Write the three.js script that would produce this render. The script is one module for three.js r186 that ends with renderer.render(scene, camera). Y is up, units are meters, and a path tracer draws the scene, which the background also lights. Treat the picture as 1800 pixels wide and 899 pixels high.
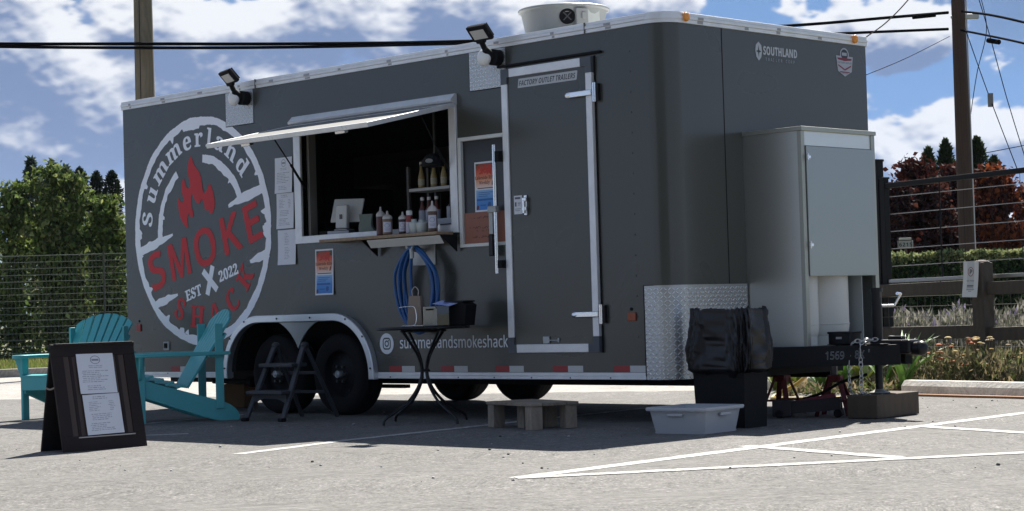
import * as THREE from 'three';
import { mergeGeometries, mergeVertices, toCreasedNormals } from 'three/addons/utils/BufferGeometryUtils.js';
import { createNoise3D } from 'simplex-noise';
import { RoundedBoxGeometry } from 'three/addons/geometries/RoundedBoxGeometry.js';

// ---------- camera, exposure, sky, sun ----------
const scene = new THREE.Scene();
const camera = new THREE.PerspectiveCamera(14.92, 1024 / 511, 0.1, 12000);
const CR = new THREE.Vector3(0.70595162, -0.02959551, -0.70764144), CU = new THREE.Vector3(0.04117033, 0.99915189, -0.00071526), CD = new THREE.Vector3(-0.70706245, 0.02862889, -0.70657135);
camera.position.set(8.8797, 0.8285, 10.4545);
camera.quaternion.setFromRotationMatrix(new THREE.Matrix4().makeBasis(CR, CU, CD.clone().negate()));
scene.add(camera);
const renderer = new THREE.WebGLRenderer({ antialias: true });
renderer.setSize(1024, 511);
renderer.toneMapping = THREE.LinearToneMapping;
const EXPOSURE = 2.5;
renderer.toneMappingExposure = EXPOSURE;
renderer.shadowMap.enabled = true;

const sun = new THREE.DirectionalLight(new THREE.Color().setRGB(1, 0.95, 0.87), 5);
const SUN = new THREE.Vector3(-1.05, 2.917, -2.17).normalize();
sun.position.copy(SUN).multiplyScalar(60); sun.castShadow = true; sun.shadow.radius = 1;
sun.shadow.mapSize.set(4096, 4096);
Object.assign(sun.shadow.camera, { left: -40, right: 40, top: 40, bottom: -40, near: 1, far: 160 });
scene.add(sun); scene.add(sun.target);

// ---------- seeded noise ----------
function rng(seed) { let s = seed >>> 0; return () => { s = (s + 0x6d2b79f5) | 0; let t = Math.imul(s ^ (s >>> 15), 1 | s); t = (t + Math.imul(t ^ (t >>> 7), 61 | t)) ^ t; return ((t ^ (t >>> 14)) >>> 0) / 4294967296; }; }
const PERM = new Uint8Array(512), VAL = new Float32Array(256);
{ const r = rng(91); const p = [...Array(256).keys()]; for (let i = 255; i > 0; i--) { const j = Math.floor(r() * (i + 1)); [p[i], p[j]] = [p[j], p[i]]; } for (let i = 0; i < 512; i++) PERM[i] = p[i & 255]; for (let i = 0; i < 256; i++) VAL[i] = r() * 2 - 1; }
function n3(x, y, z) {
  const xi = Math.floor(x), yi = Math.floor(y), zi = Math.floor(z); let u = x - xi, v = y - yi, w = z - zi;
  u = u * u * (3 - 2 * u); v = v * v * (3 - 2 * v); w = w * w * (3 - 2 * w);
  const X = xi & 255, Y = yi & 255, Z = zi & 255, X1 = (X + 1) & 255, Y1 = (Y + 1) & 255, Z1 = (Z + 1) & 255;
  const a = PERM[PERM[X] + Y], b = PERM[PERM[X1] + Y], c = PERM[PERM[X] + Y1], d = PERM[PERM[X1] + Y1];
  const l = (p, q, t) => p + (q - p) * t;
  return l(l(l(VAL[PERM[a + Z]], VAL[PERM[b + Z]], u), l(VAL[PERM[c + Z]], VAL[PERM[d + Z]], u), v), l(l(VAL[PERM[a + Z1]], VAL[PERM[b + Z1]], u), l(VAL[PERM[c + Z1]], VAL[PERM[d + Z1]], u), v), w);
}
function fbm(x, y, z, o, g = 0.5) { let s = 0, a = 1, n = 0; for (let i = 0; i < o; i++) { s += a * n3(x, y, z); n += a; a *= g; x = x * 2.03 + 7.1; y = y * 2.03 + 3.7; z = z * 2.03 + 1.3; } return s / n; }
const sstep = (a, b, x) => { x = Math.min(1, Math.max(0, (x - a) / (b - a))); return x * x * (3 - 2 * x); };
const clamp01 = (x) => Math.min(1, Math.max(0, x));
const mixn = (a, b, t) => a + (b - a) * t;

// ---------- the sky: blue air with fair-weather cumulus all round ----------
{
  const W = 4096, H = 4096, H2 = H / 2, K = 1 / EXPOSURE;
  const data = new Float32Array(W * H * 4), D = new Float32Array(W * H2);
  const a0 = Math.atan2(CD.z, CD.x), sn = createNoise3D(rng(77));
  // big clouds: [azimuth offset deg, elevation deg, half width, half height, amount]
  const clouds = [[-13, 6.2, 6.5, 3.6, .36], [-4, 9.0, 6, 2.2, .34], [-14, 8.0, 5, 2.4, .30], [-7, 8.0, 4, 1.4, .3], [-12, 3.2, 4.5, .9, .46], [-9.5, 5.4, 5, 1.0, .36], [-15, 5.2, 2.6, 1.6, .36], [-5, 7.0, 3, .8, .3], [-1, 8.6, 4, 1.3, .55], [-14, 2.4, 5, .8, .3], [4.2, 9.0, 2.2, .9, .6], [-9, 8.6, 2.2, .8, .35], [-13, 7.2, 1.6, .8, .4],
    [9.7, 8.4, 1.2, 1.0, .8], [12.0, 7.45, 1.3, .85, .8], [11.6, 6.7, .8, .35, .3], [11.4, 4.0, 1.6, 1.4, .8], [10.6, 4.6, .7, .8, .45], [13.2, 3.9, 1.0, .9, .5], [15.4, 4.5, 1.6, .95, .75], [16.6, 3.6, 2.2, 1.0, .5], [14, 2.2, 4, .8, .45], [13.6, 5.95, 2.6, .42, -.4], [14.4, 8.1, 1.2, 1.3, -.55], [7.2, 9.1, .8, .45, -.4]];
  const r = rng(5);
  for (let k = 0; k < 150; k++) { const d = r() * 360 - 180, e = 2 + 34 * r() ** 2.2, s = 1.2 + 3.6 * r(), h = .7 + 1.1 * r(), am = r() < .72 ? .55 : -.3; if (Math.abs(d) > 23 || e > 15) clouds.push([d, e, s, h, am]); }
  for (let j = 0; j < H2; j++) {
    const e = (j + 0.5) / H * 180, el = e * Math.PI / 180;
    const near = clouds.filter((c) => Math.abs(e - c[1]) < 2.6 * c[3]);
    const cv = new Float32Array(W);
    for (const c of near) {
      const q0 = (e - c[1]) / c[3], g = c[4] * Math.exp(-(q0 < 0 ? q0 * q0 * 1.8 : q0 * q0)), mid = (a0 / Math.PI * 180 + c[0] + 180) / 360 * W, half = Math.ceil(2.4 * c[2] / 360 * W);
      for (let i = -half; i <= half; i++) { const q = i / W * 360 / c[2]; cv[((Math.round(mid) + i) % W + W) % W] += g * Math.exp(-q * q); }
    }
    const oct = e < 22 ? 7 : 3, R = 16, y = Math.sin(el) * R * 1.5;
    for (let i = 0; i < W; i++) {
      const az = ((i + 0.5) / W - 0.5) * Math.PI * 2, x = Math.cos(az) * R, z = Math.sin(az) * R;
      let s = 0, a = 1, n = 0, X = x * .85, Y = y * .85, Z = z * .85; // billows: heaped round heads
      for (let o = 0; o < oct; o++) { const v = sn(X, Y, Z); s += a * (o < 2 ? v : .42 - 1.3 * Math.abs(v)); n += a; a *= .56; X = X * 2.11 + 7.1; Y = Y * 2.11 + 3.7; Z = Z * 2.11 + 1.3; }
      D[j * W + i] = .95 * s / n + Math.min(.95, cv[i]) - .14 + .14 * sstep(9, 2, e);
    }
  }
  const x0 = (i) => Math.cos(((i + 0.5) / W - 0.5) * Math.PI * 2), z0 = (i) => Math.sin(((i + 0.5) / W - 0.5) * Math.PI * 2);
  for (let j = 0; j < H2; j++) {
    const e = (j + 0.5) / H * 180, t = Math.pow(Math.min(1, e / 50), .55);
    const zen = [.042, .095, .21], hor = [.25, .49, .93];
    for (let i = 0; i < W; i++) {
      const d = D[j * W + i];
      const at = (di, dj) => Math.max(-.2, D[Math.min(H2 - 1, Math.max(0, j + dj)) * W + ((i + di) % W + W) % W]);
      const m = sstep(.0, 0.085, d);
      // lit from above: the heads of the heaps are white, their bases grey-blue
      let occ = 0; for (let k = 0; k < 6; k++) occ += Math.max(0, at(k, [5, 12, 20, 30, 42, 58][k])) * [.8, .9, 1, 1, .9, .7][k];
      const g1 = d - at(1, 4), g2 = d - at(2, 13);
      const lit = clamp01(1.02 * Math.exp(-.62 * occ) + 1.5 * g1 + 1.0 * g2 - .04);
      const veil = .80 * sstep(-.12, .38, .55 * sn(x0(i) * 5, e * .09, z0(i) * 5) + .75 * Math.exp(-((((i / W - .5) * 360 - a0 / Math.PI * 180 + 9) / 10) ** 2) - (((e - 5.5) / 4.5) ** 2)) + .10 * sn(x0(i) * 22, e * 1.1, z0(i) * 22));
      const o = ((H2 + j) * W + i) * 4, hz = sstep(6, 0, e) * .35;
      const cw = [mixn(.17, .95, lit), mixn(.245, .96, lit), mixn(.43, .98, lit)];
      for (let c = 0; c < 3; c++) { const air = mixn(mixn(hor[c], zen[c], t), [.19, .29, .51][c] * (1 + .3 * d), veil); data[o + c] = mixn(air, mixn(cw[c], hor[c] * .95, hz * (1 - lit)), m * 0.97) * K; }
      data[o + 3] = 1;
    }
  }
  for (let j = 0; j < H2; j++) for (let i = 0; i < W; i++) { const o = (j * W + i) * 4; data[o] = .10; data[o + 1] = .10; data[o + 2] = .10; data[o + 3] = 1; }
  const tex = new THREE.DataTexture(data, W, H, THREE.RGBAFormat, THREE.FloatType);
  tex.mapping = THREE.EquirectangularReflectionMapping; tex.magFilter = THREE.LinearFilter; tex.minFilter = THREE.LinearFilter; tex.wrapS = THREE.RepeatWrapping; tex.needsUpdate = true;
  scene.background = tex; scene.environment = tex;
}

// ---------- helpers ----------
const lin = (r, g, b) => new THREE.Color().setRGB(r, g, b);
const V = (x, y, z) => new THREE.Vector3(x, y, z);
const names = {};
function numbered(n) { const k = names[n] = (names[n] ?? -1) + 1; return k ? n + '_' + String(k).padStart(3, '0') : n; }
const F = 3433.5;
function at(px, py, d) { return camera.position.clone().addScaledVector(CD, d).addScaledVector(CR, (px - 900) * d / F).addScaledVector(CU, -(py - 449.5) * d / F); }
function shadow(o) { o.castShadow = true; o.receiveShadow = true; return o; }
function flat(g) { g = g.index ? g.toNonIndexed() : g; for (const k of Object.keys(g.attributes)) if (!['position', 'normal', 'uv', 'color'].includes(k)) g.deleteAttribute(k); if (!g.attributes.normal) g.computeVertexNormals(); return g; }
function boxUV(g, s = 1) {   // uv in metres, laid on by the way each face points
  g = flat(g); const p = g.attributes.position, n = g.attributes.normal, uv = new Float32Array(p.count * 2);
  for (let i = 0; i < p.count; i += 3) {
    let nx = 0, ny = 0, nz = 0; for (let k = 0; k < 3; k++) { nx += Math.abs(n.getX(i + k)); ny += Math.abs(n.getY(i + k)); nz += Math.abs(n.getZ(i + k)); }
    for (let k = i; k < i + 3; k++) {
      const x = p.getX(k), y = p.getY(k), z = p.getZ(k);
      const [a, b] = ny >= nx && ny >= nz ? [x, z] : nx >= nz ? [z, y] : [x, y];
      uv[2 * k] = a / s; uv[2 * k + 1] = b / s;
    }
  }
  g.setAttribute('uv', new THREE.BufferAttribute(uv, 2)); return g;
}
function join(list) { list = (Array.isArray(list) ? list : [list]).map(flat); const col = list.every((g) => g.attributes.color), uv = list.every((g) => g.attributes.uv); for (const g of list) { if (!col) g.deleteAttribute('color'); if (!uv) g.deleteAttribute('uv'); } return list.length > 1 ? mergeGeometries(list) : list[0]; }
function part(name, geos, mat, parent, opt = {}) {
  let g = join(geos); if (!opt.keepUV) g = boxUV(g);
  const m = shadow(new THREE.Mesh(g, mat)); m.name = name; if (opt.label) m.userData.label = opt.label; if (opt.kind) m.userData.kind = opt.kind;
  parent.add(m); return m;
}
function thing(name, label, category, pos = [0, 0, 0], turn = 0, group) {
  const o = new THREE.Group(); o.name = numbered(name); scene.add(o); o.position.set(...pos); o.rotation.y = turn;
  o.userData = { label, category }; if (group) o.userData.group = group; return o;
}
function single(name, label, category, geos, mat, pos = [0, 0, 0], turn = 0, group, opt = {}) {
  let g = join(geos); if (!opt.keepUV) g = boxUV(g);
  const o = shadow(new THREE.Mesh(g, mat)); o.name = numbered(name); scene.add(o); o.position.set(...pos); o.rotation.y = turn;
  o.userData = { label, category }; if (group) o.userData.group = group; if (opt.kind) o.userData.kind = opt.kind; return o;
}
function struct(name, geos, mat, opt = {}) { const o = part(name, geos, mat, scene, opt); o.name = numbered(name); o.userData.kind = opt.kind || 'structure'; if (opt.label) o.userData.label = opt.label; return o; }
function copy(src, label, pos, turn = 0, tilt) { const c = src.clone(); c.name = numbered(src.name.replace(/_\d+$/, '')); c.userData = { ...src.userData, label }; scene.add(c); c.position.set(...pos); c.rotation.y = turn; return c; }
const box = (w, h, d, x = 0, y = 0, z = 0) => new THREE.BoxGeometry(w, h, d).translate(x, y, z);
const span = (x0, x1, y0, y1, z0, z1) => box(x1 - x0, y1 - y0, z1 - z0, (x0 + x1) / 2, (y0 + y1) / 2, (z0 + z1) / 2);
const rbox = (w, h, d, r, x = 0, y = 0, z = 0) => new RoundedBoxGeometry(w, h, d, 2, r).translate(x, y, z);
const rspan = (x0, x1, y0, y1, z0, z1, r = .004) => rbox(x1 - x0, y1 - y0, z1 - z0, r, (x0 + x1) / 2, (y0 + y1) / 2, (z0 + z1) / 2);
const cyl = (r0, r1, h, x = 0, y = 0, z = 0, n = 24, open = false) => new THREE.CylinderGeometry(r0, r1, h, n, 1, open).translate(x, y, z);
function tube(pts, r, n = 8, seg) { const c = new THREE.CatmullRomCurve3(pts.map((p) => p.isVector3 ? p : V(...p)), false, 'centripetal'); return new THREE.TubeGeometry(c, seg || Math.max(6, pts.length * 6), r, n); }
function bar(a, b, r, n = 8, r1) { a = a.isVector3 ? a : V(...a); b = b.isVector3 ? b : V(...b); const d = b.clone().sub(a), g = new THREE.CylinderGeometry(r1 ?? r, r, d.length(), n); g.applyQuaternion(new THREE.Quaternion().setFromUnitVectors(V(0, 1, 0), d.normalize())); return g.translate((a.x + b.x) / 2, (a.y + b.y) / 2, (a.z + b.z) / 2); }
function beam(a, b, w, t, up = V(0, 1, 0), bev = .003) { // rectangular bar from a to b: w across up, t along up
  a = a.isVector3 ? a : V(...a); b = b.isVector3 ? b : V(...b); const d = b.clone().sub(a), L = d.length(); d.normalize();
  const s = new THREE.Vector3().crossVectors(up, d).normalize(), u = new THREE.Vector3().crossVectors(d, s);
  const g = new RoundedBoxGeometry(w, t, L, 1, bev); g.applyMatrix4(new THREE.Matrix4().makeBasis(s, u, d)); return g.translate((a.x + b.x) / 2, (a.y + b.y) / 2, (a.z + b.z) / 2);
}
function poly(pts) { const s = new THREE.Shape(); pts.forEach((p, i) => i ? s.lineTo(p[0], p[1]) : s.moveTo(p[0], p[1])); s.closePath(); return s; }
const ext = (s, depth, bevel = 0) => new THREE.ExtrudeGeometry(s, { depth, bevelEnabled: bevel > 0, bevelSize: bevel, bevelThickness: bevel, bevelSegments: 1, curveSegments: 24 });
const lathe = (pts, n = 24) => new THREE.LatheGeometry(pts.map((p) => new THREE.Vector2(p[0], p[1])), n);
// textures
function canvasTex(w, h, draw, { srgb = true, repeat } = {}) { const c = document.createElement('canvas'); c.width = w; c.height = h; const x = c.getContext('2d'); draw(x, w, h); const t = new THREE.CanvasTexture(c); if (srgb) t.colorSpace = THREE.SRGBColorSpace; t.wrapS = t.wrapT = THREE.RepeatWrapping; t.anisotropy = 8; if (repeat) t.repeat.set(...repeat); return t; }
function dataTex(w, h, fn, { srgb = false, repeat } = {}) { const d = new Uint8Array(w * h * 4); for (let j = 0; j < h; j++) for (let i = 0; i < w; i++) { const v = fn(i / w, j / h, i, j); const o = (j * w + i) * 4; if (Array.isArray(v)) { d[o] = v[0] * 255; d[o + 1] = v[1] * 255; d[o + 2] = v[2] * 255; } else d[o] = d[o + 1] = d[o + 2] = v * 255; d[o + 3] = 255; } const t = new THREE.DataTexture(d, w, h); if (srgb) t.colorSpace = THREE.SRGBColorSpace; t.wrapS = t.wrapT = THREE.RepeatWrapping; t.magFilter = THREE.LinearFilter; t.minFilter = THREE.LinearMipmapLinearFilter; t.generateMipmaps = true; if (repeat) t.repeat.set(...repeat); t.needsUpdate = true; return t; }
const clamp = (x) => Math.min(1, Math.max(0, x));
function tn(u, v, f, o, s = 0) { // tileable noise on the unit square
  const a = u * Math.PI * 2, b = v * Math.PI * 2, R = f / 6.283; let s0 = 0, amp = 1, n = 0;
  let rr = R; for (let k = 0; k < o; k++) { s0 += amp * n3(Math.cos(a) * rr + 31 + s + 0.7 * Math.sin(b) * rr, Math.sin(a) * rr + 17 + Math.cos(b) * rr * .7, Math.cos(b) * rr + s * 3.1 + 5); n += amp; amp *= .55; rr *= 2.07; } return s0 / n;
}
const std = (c, rough = .8, metal = 0, o = {}) => new THREE.MeshStandardMaterial({ color: Array.isArray(c) ? lin(...c) : c, roughness: rough, metalness: metal, ...o });
const phys = (c, rough, metal, o = {}) => new THREE.MeshPhysicalMaterial({ color: Array.isArray(c) ? lin(...c) : c, roughness: rough, metalness: metal, ...o });
// flat print: a plate of the given size facing +z (or turned), with the drawing on it
function plate(w, h, x, y, z, turnY = 0) { const g = new THREE.PlaneGeometry(w, h); g.rotateY(turnY); return g.translate(x, y, z); }
function printMat(tex, o = {}) { return new THREE.MeshStandardMaterial({ map: tex, roughness: .6, ...o }); }

const grime = dataTex(256, 256, (u, v) => clamp(.78 + .22 * tn(u, v, 6, 4) + .05 * tn(u, v, 60, 2, 9)), { srgb: false });
const fineBump = dataTex(256, 256, (u, v) => clamp(.5 + .5 * tn(u, v, 90, 2, 3)));
const brushed = dataTex(256, 256, (u, v) => clamp(.42 + .14 * tn(u, v, 4, 3, 2) + .08 * tn(u, v * .05, 200, 1, 4)));
const woodTex = (c0, c1, seed, scale = 1) => dataTex(256, 512, (u, v) => { const g = tn(u + .06 * tn(u, v, 3, 2, seed), v * 1, 5, 2, seed) ; const l = .5 + .5 * Math.sin((u * 14 + 2.2 * tn(u, v, 3, 3, seed + 4)) * 6.28); const f = clamp(.5 + .3 * g + .2 * (l - .5) + .18 * tn(u, v, 70, 2, seed + 8)); return [0, 1, 2].map((k) => clamp(Math.pow(mixn(c0[k], c1[k], f), 1 / 2.2))); }, { srgb: true });
const waveBump = (() => { const n = 128, d = new Float32Array(n * n * 4); for (let j = 0; j < n; j++) for (let i = 0; i < n; i++) { const v = .5 + .5 * tn(i / n, j / n, 5, 1, 13), o = (j * n + i) * 4; d[o] = d[o + 1] = d[o + 2] = v; d[o + 3] = 1; } const t = new THREE.DataTexture(d, n, n, THREE.RGBAFormat, THREE.FloatType); t.wrapS = t.wrapT = THREE.RepeatWrapping; t.magFilter = t.minFilter = THREE.LinearFilter; t.repeat.set(1 / 2.6, 1 / 2.6); t.needsUpdate = true; return t; })();
const dustRough = dataTex(256, 256, (u, v) => clamp(.9 + .16 * tn(u, v, 4, 2, 23)), { repeat: [1 / 1.9, 1 / 1.9] });
const M = {
  paint: phys([.046, .048, .040], .34, 0, { clearcoat: .28, clearcoatRoughness: .18, bumpMap: waveBump, bumpScale: .006, roughnessMap: dustRough }),
  alu: std([.72, .74, .77], .42, .85, { roughnessMap: null }),
  bright: std([.82, .83, .84], .22, 1),
  stainless: std([.66, .67, .64], .36, .95, { bumpMap: brushed, bumpScale: .001 }),
  galv: std([.42, .45, .46], .5, .8),
  black: phys([.009, .009, .010], .7, 0, { specularIntensity: .35 }),
  blackGloss: phys([.008, .008, .010], .35, 0, { specularIntensity: .6 }),
  blackSteel: phys([.009, .010, .012], .6, 0, { specularIntensity: .4, bumpMap: fineBump, bumpScale: .0006 }),
  rubber: phys([.010, .010, .011], .85, 0, { specularIntensity: .4, bumpMap: fineBump, bumpScale: .001 }),
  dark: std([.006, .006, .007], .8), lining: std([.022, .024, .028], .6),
  white: std([.72, .72, .70], .45),
  whiteMetal: std([.70, .70, .68], .4, .0),
  amber: phys([.8, .28, .02], .15, 0, { clearcoat: 1 }),
  redPlastic: std([.28, .015, .015], .4),
  tapeRed: std([.33, .03, .03], .45), tapeWhite: std([.55, .55, .54], .45),
};

// ---------- ground ----------
const asphaltMap = dataTex(1024, 1024, (u, v) => { const a = tn(u, v, 40, 3, 1), b = tn(u, v, 170, 2, 5), c = tn(u, v, 9, 3, 7), d = tn(u, v, 420, 1, 8); const e = tn(u, v, 15, 2, 12); const l = .112 * (1 + .30 * a + .52 * b + .10 * c + .06 * e + .45 * d + (b > .5 ? .6 : 0) - (a < -.5 ? .2 : 0)); return [clamp(Math.pow(Math.max(.03, l * 1.03), 1 / 2.2)), clamp(Math.pow(Math.max(.03, l), 1 / 2.2)), clamp(Math.pow(Math.max(.03, l * .965), 1 / 2.2))]; }, { srgb: true, repeat: [1 / 2.6, 1 / 2.6] });
const asphaltBump = dataTex(512, 512, (u, v) => clamp(.5 + .35 * tn(u, v, 70, 2, 3) + .3 * tn(u, v, 200, 2, 6)), { repeat: [1 / 1.3, 1 / 1.3] });
const gravelMap = dataTex(512, 512, (u, v) => { const a = tn(u, v, 26, 3, 11), b = tn(u, v, 120, 2, 15), c = tn(u, v, 6, 2, 17); const l = .30 * (1 + .25 * a + .4 * b + .2 * c); return [clamp(Math.pow(Math.max(.03, l), 1 / 2.2)), clamp(Math.pow(Math.max(.03, l * .95), 1 / 2.2)), clamp(Math.pow(Math.max(.03, l * .88), 1 / 2.2))]; }, { srgb: true, repeat: [1 / 2, 1 / 2] });
const asphaltMat = std([1, 1, 1], .93, 0, { map: asphaltMap, bumpMap: asphaltBump, bumpScale: .008, vertexColors: true });
const gravelMat = std([1, 1, 1], .95, 0, { map: gravelMap, bumpMap: asphaltBump, bumpScale: .012 });
function sheetUV(g, s = 1) { const p = g.attributes.position, uv = new Float32Array(p.count * 2); for (let i = 0; i < p.count; i++) { uv[2 * i] = p.getX(i) / s; uv[2 * i + 1] = p.getZ(i) / s; } g.setAttribute('uv', new THREE.BufferAttribute(uv, 2)); return g; }
function sheet(outline, y) { const g = new THREE.ShapeGeometry(poly(outline.map((p) => [p[0], -p[1]]))); g.rotateX(-Math.PI / 2); g.translate(0, y, 0); return g; }
// field: dirt and dry grass to the horizon
const dirtMap = dataTex(512, 512, (u, v) => { const a = tn(u, v, 14, 4, 21), b = tn(u, v, 110, 2, 25); const t = clamp(.5 + .9 * a); const l = 1 + .35 * b; return [clamp(Math.pow(mixn(.15, .07, t) * l, 1 / 2.2)), clamp(Math.pow(mixn(.125, .09, t) * l, 1 / 2.2)), clamp(Math.pow(mixn(.07, .03, t) * l, 1 / 2.2))]; }, { srgb: true, repeat: [1 / 5, 1 / 5] });
{ const g = new THREE.CircleGeometry(6000, 96); g.rotateX(-Math.PI / 2); g.translate(-20, -.014, -20); struct('ground', sheetUV(flat(g)), std([1, 1, 1], 1, 0, { map: dirtMap }), { keepUV: true }); }
const r0 = rng(3);
const edgeA = V(-40, 0, 9.9), edgeB = V(-10.9, 0, -1.15), edgeC = V(-2.7, 0, -4.62), edgeD = V(12, 0, -1.0);
function ragged(a, b, n, amp, r) { const out = []; for (let i = 0; i < n; i++) { const t = i / n; const p = a.clone().lerp(b, t); out.push([p.x + (r() - .5) * amp, p.z + (r() - .5) * amp]); } return out; }
// pale gravel behind the trailer
struct('gravel', sheetUV(flat(sheet([[-60, 16], ...ragged(V(-20.4, 0, -4.4), V(-18.7, 0, -8.9), 16, .1, r0), ...ragged(V(-18.7, 0, -8.6), V(-6.4, 0, -6.2), 24, .25, r0), ...ragged(V(-6.2, 0, -6.3), V(-2.6, 0, -4.95), 10, .12, r0), [30, 3.5], [30, 26], [-60, 30]], -.006))), gravelMat, { keepUV: true });
{ // asphalt: a fine grid so that old patches can vary in tone
  const out = [...ragged(edgeA, edgeB, 60, .35, r0), ...ragged(edgeB, edgeC, 60, .16, r0), ...ragged(edgeC, edgeD, 20, .03, r0), [30, 4], [30, 26], [-50, 30]];
  const grid = [];
  const inside = (x, z) => { let c = false; for (let i = 0, j = out.length - 1; i < out.length; j = i++) if ((out[i][1] > z) !== (out[j][1] > z) && x < (out[j][0] - out[i][0]) * (z - out[i][1]) / (out[j][1] - out[i][1]) + out[i][0]) c = !c; return c; };
  const g = flat(sheet(out, 0)); // big sheet
  // subdivide by clipping is not needed: tone from a second, coarse noise in vertex colour of a finer triangulation
  const fine = subdivide(g, 0.5); const p = fine.attributes.position, col = new Float32Array(p.count * 3);
  for (let i = 0; i < p.count; i++) { const x = p.getX(i), z = p.getZ(i); const t = 1 + .10 * fbm(x * .5, 3, z * .5, 3) + .10 * fbm(x * 2.2, 9, z * 2.2, 2); col[3 * i] = t * 1.01; col[3 * i + 1] = t; col[3 * i + 2] = t * .985; }
  fine.setAttribute('color', new THREE.BufferAttribute(col, 3));
  struct('asphalt', sheetUV(fine), asphaltMat, { keepUV: true });
}
function subdivide(g, max) { // split triangles near the scene until edges are short
  let tris = []; const p = g.attributes.position; for (let i = 0; i < p.count; i += 3) tris.push([0, 1, 2].map((k) => [p.getX(i + k), p.getY(i + k), p.getZ(i + k)]));
  const done = []; let guard = 0;
  while (tris.length && guard++ < 400000) {
    const t = tris.pop(); const L = [0, 1, 2].map((k) => Math.hypot(t[k][0] - t[(k + 1) % 3][0], t[k][2] - t[(k + 1) % 3][2])); const m = L.indexOf(Math.max(...L));
    const cx = (t[0][0] + t[1][0] + t[2][0]) / 3, cz = (t[0][2] + t[1][2] + t[2][2]) / 3, far = Math.hypot(cx - 1, cz - 3);
    if (L[m] <= Math.max(max, (far - 7) * .35)) { done.push(t); continue; }
    const a = t[m], b = t[(m + 1) % 3], c = t[(m + 2) % 3], mid = [(a[0] + b[0]) / 2, a[1], (a[2] + b[2]) / 2]; tris.push([a, mid, c], [mid, b, c]);
  }
  const out = new THREE.BufferGeometry(); const pos = new Float32Array(done.length * 9); done.forEach((t, i) => t.forEach((q, k) => pos.set(q, i * 9 + k * 3))); out.setAttribute('position', new THREE.BufferAttribute(pos, 3)); out.computeVertexNormals(); return out;
}
// painted lines: worn white paint
const paintMap = dataTex(512, 512, (u, v) => { const l = clamp(.70 + .16 * tn(u, v, 30, 3, 31) + .2 * tn(u, v, 160, 2, 33)); return l; }, { srgb: true, repeat: [1, 1] });
const lineMat = std([.74, .74, .72], .8, 0, { map: paintMap, bumpMap: asphaltBump, bumpScale: .003 });
function stripe(a, b, w, seed) { // ragged edged stripe from a to b on the asphalt
  const r = rng(seed), d = V(b[0] - a[0], 0, b[1] - a[1]), L = d.length(); d.normalize(); const n = V(-d.z, 0, d.x), N = Math.ceil(L / .06), l = [], q = [];
  for (let i = 0; i <= N; i++) { const t = L * i / N, e1 = w / 2 + (r() - .5) * .014, e2 = w / 2 + (r() - .5) * .014; l.push([a[0] + d.x * t + n.x * e1, a[1] + d.z * t + n.z * e1]); q.push([a[0] + d.x * t - n.x * e2, a[1] + d.z * t - n.z * e2]); }
  return sheet([...l, ...q.reverse()], .002);
}
function line(a, b, w, seed, y = .002) { const g = stripe(a, b, w, seed); if (y !== .002) g.translate(0, y - .002, 0); struct('painted_line', sheetUV(flat(g)), lineMat, { keepUV: true }); }
line([2.0, 3.6], [1.6, -2.0], .12, 1);
line([2.0, 3.6], [4.4, -.3], .12, 2, .0035);
line([1.72, 1.42], [3.02, 1.78], .12, 3, .0035);
line([1.66, -.42], [4.0, .33], .12, 4, .0035);
line([-.86, 3.16], [-1.15, 2.08], .10, 5); line([-1.15, 2.08], [-1.75, -1.69], .10, 6, .0035);
line([-4.55, 1.3], [-4.85, .1], .09, 7);
line([-3.2, 2.3], [-3.0, 2.0], .10, 8);

{ // loose pebbles and grit on the asphalt
  const r = rng(404), g = []; for (let i = 0; i < 130; i++) { const d = 9.5 + 8 * r(), px = -40 + 1880 * r(), p = camera.position.clone().addScaledVector(CD, d).addScaledVector(CR, (px - 900) * d / 3433.5); const s = .003 + .009 * r() ** 3; const q = new THREE.IcosahedronGeometry(s, 0).scale(1, .7, 1.2).rotateY(r() * 6).translate(p.x, s * .5, p.z); const c = r() < .4 ? .05 : .25 + .2 * r(); const n = q.attributes.position.count; q.setAttribute('color', new THREE.BufferAttribute(new Float32Array(n * 3).fill(c), 3)); g.push(q); }
  const o = part('pebbles', g, std([1, 1, 1], .9, 0, { vertexColors: true }), scene, { kind: 'stuff', label: 'loose pebbles and grit scattered over the asphalt' }); o.userData.category = 'pebbles';
}

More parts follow.
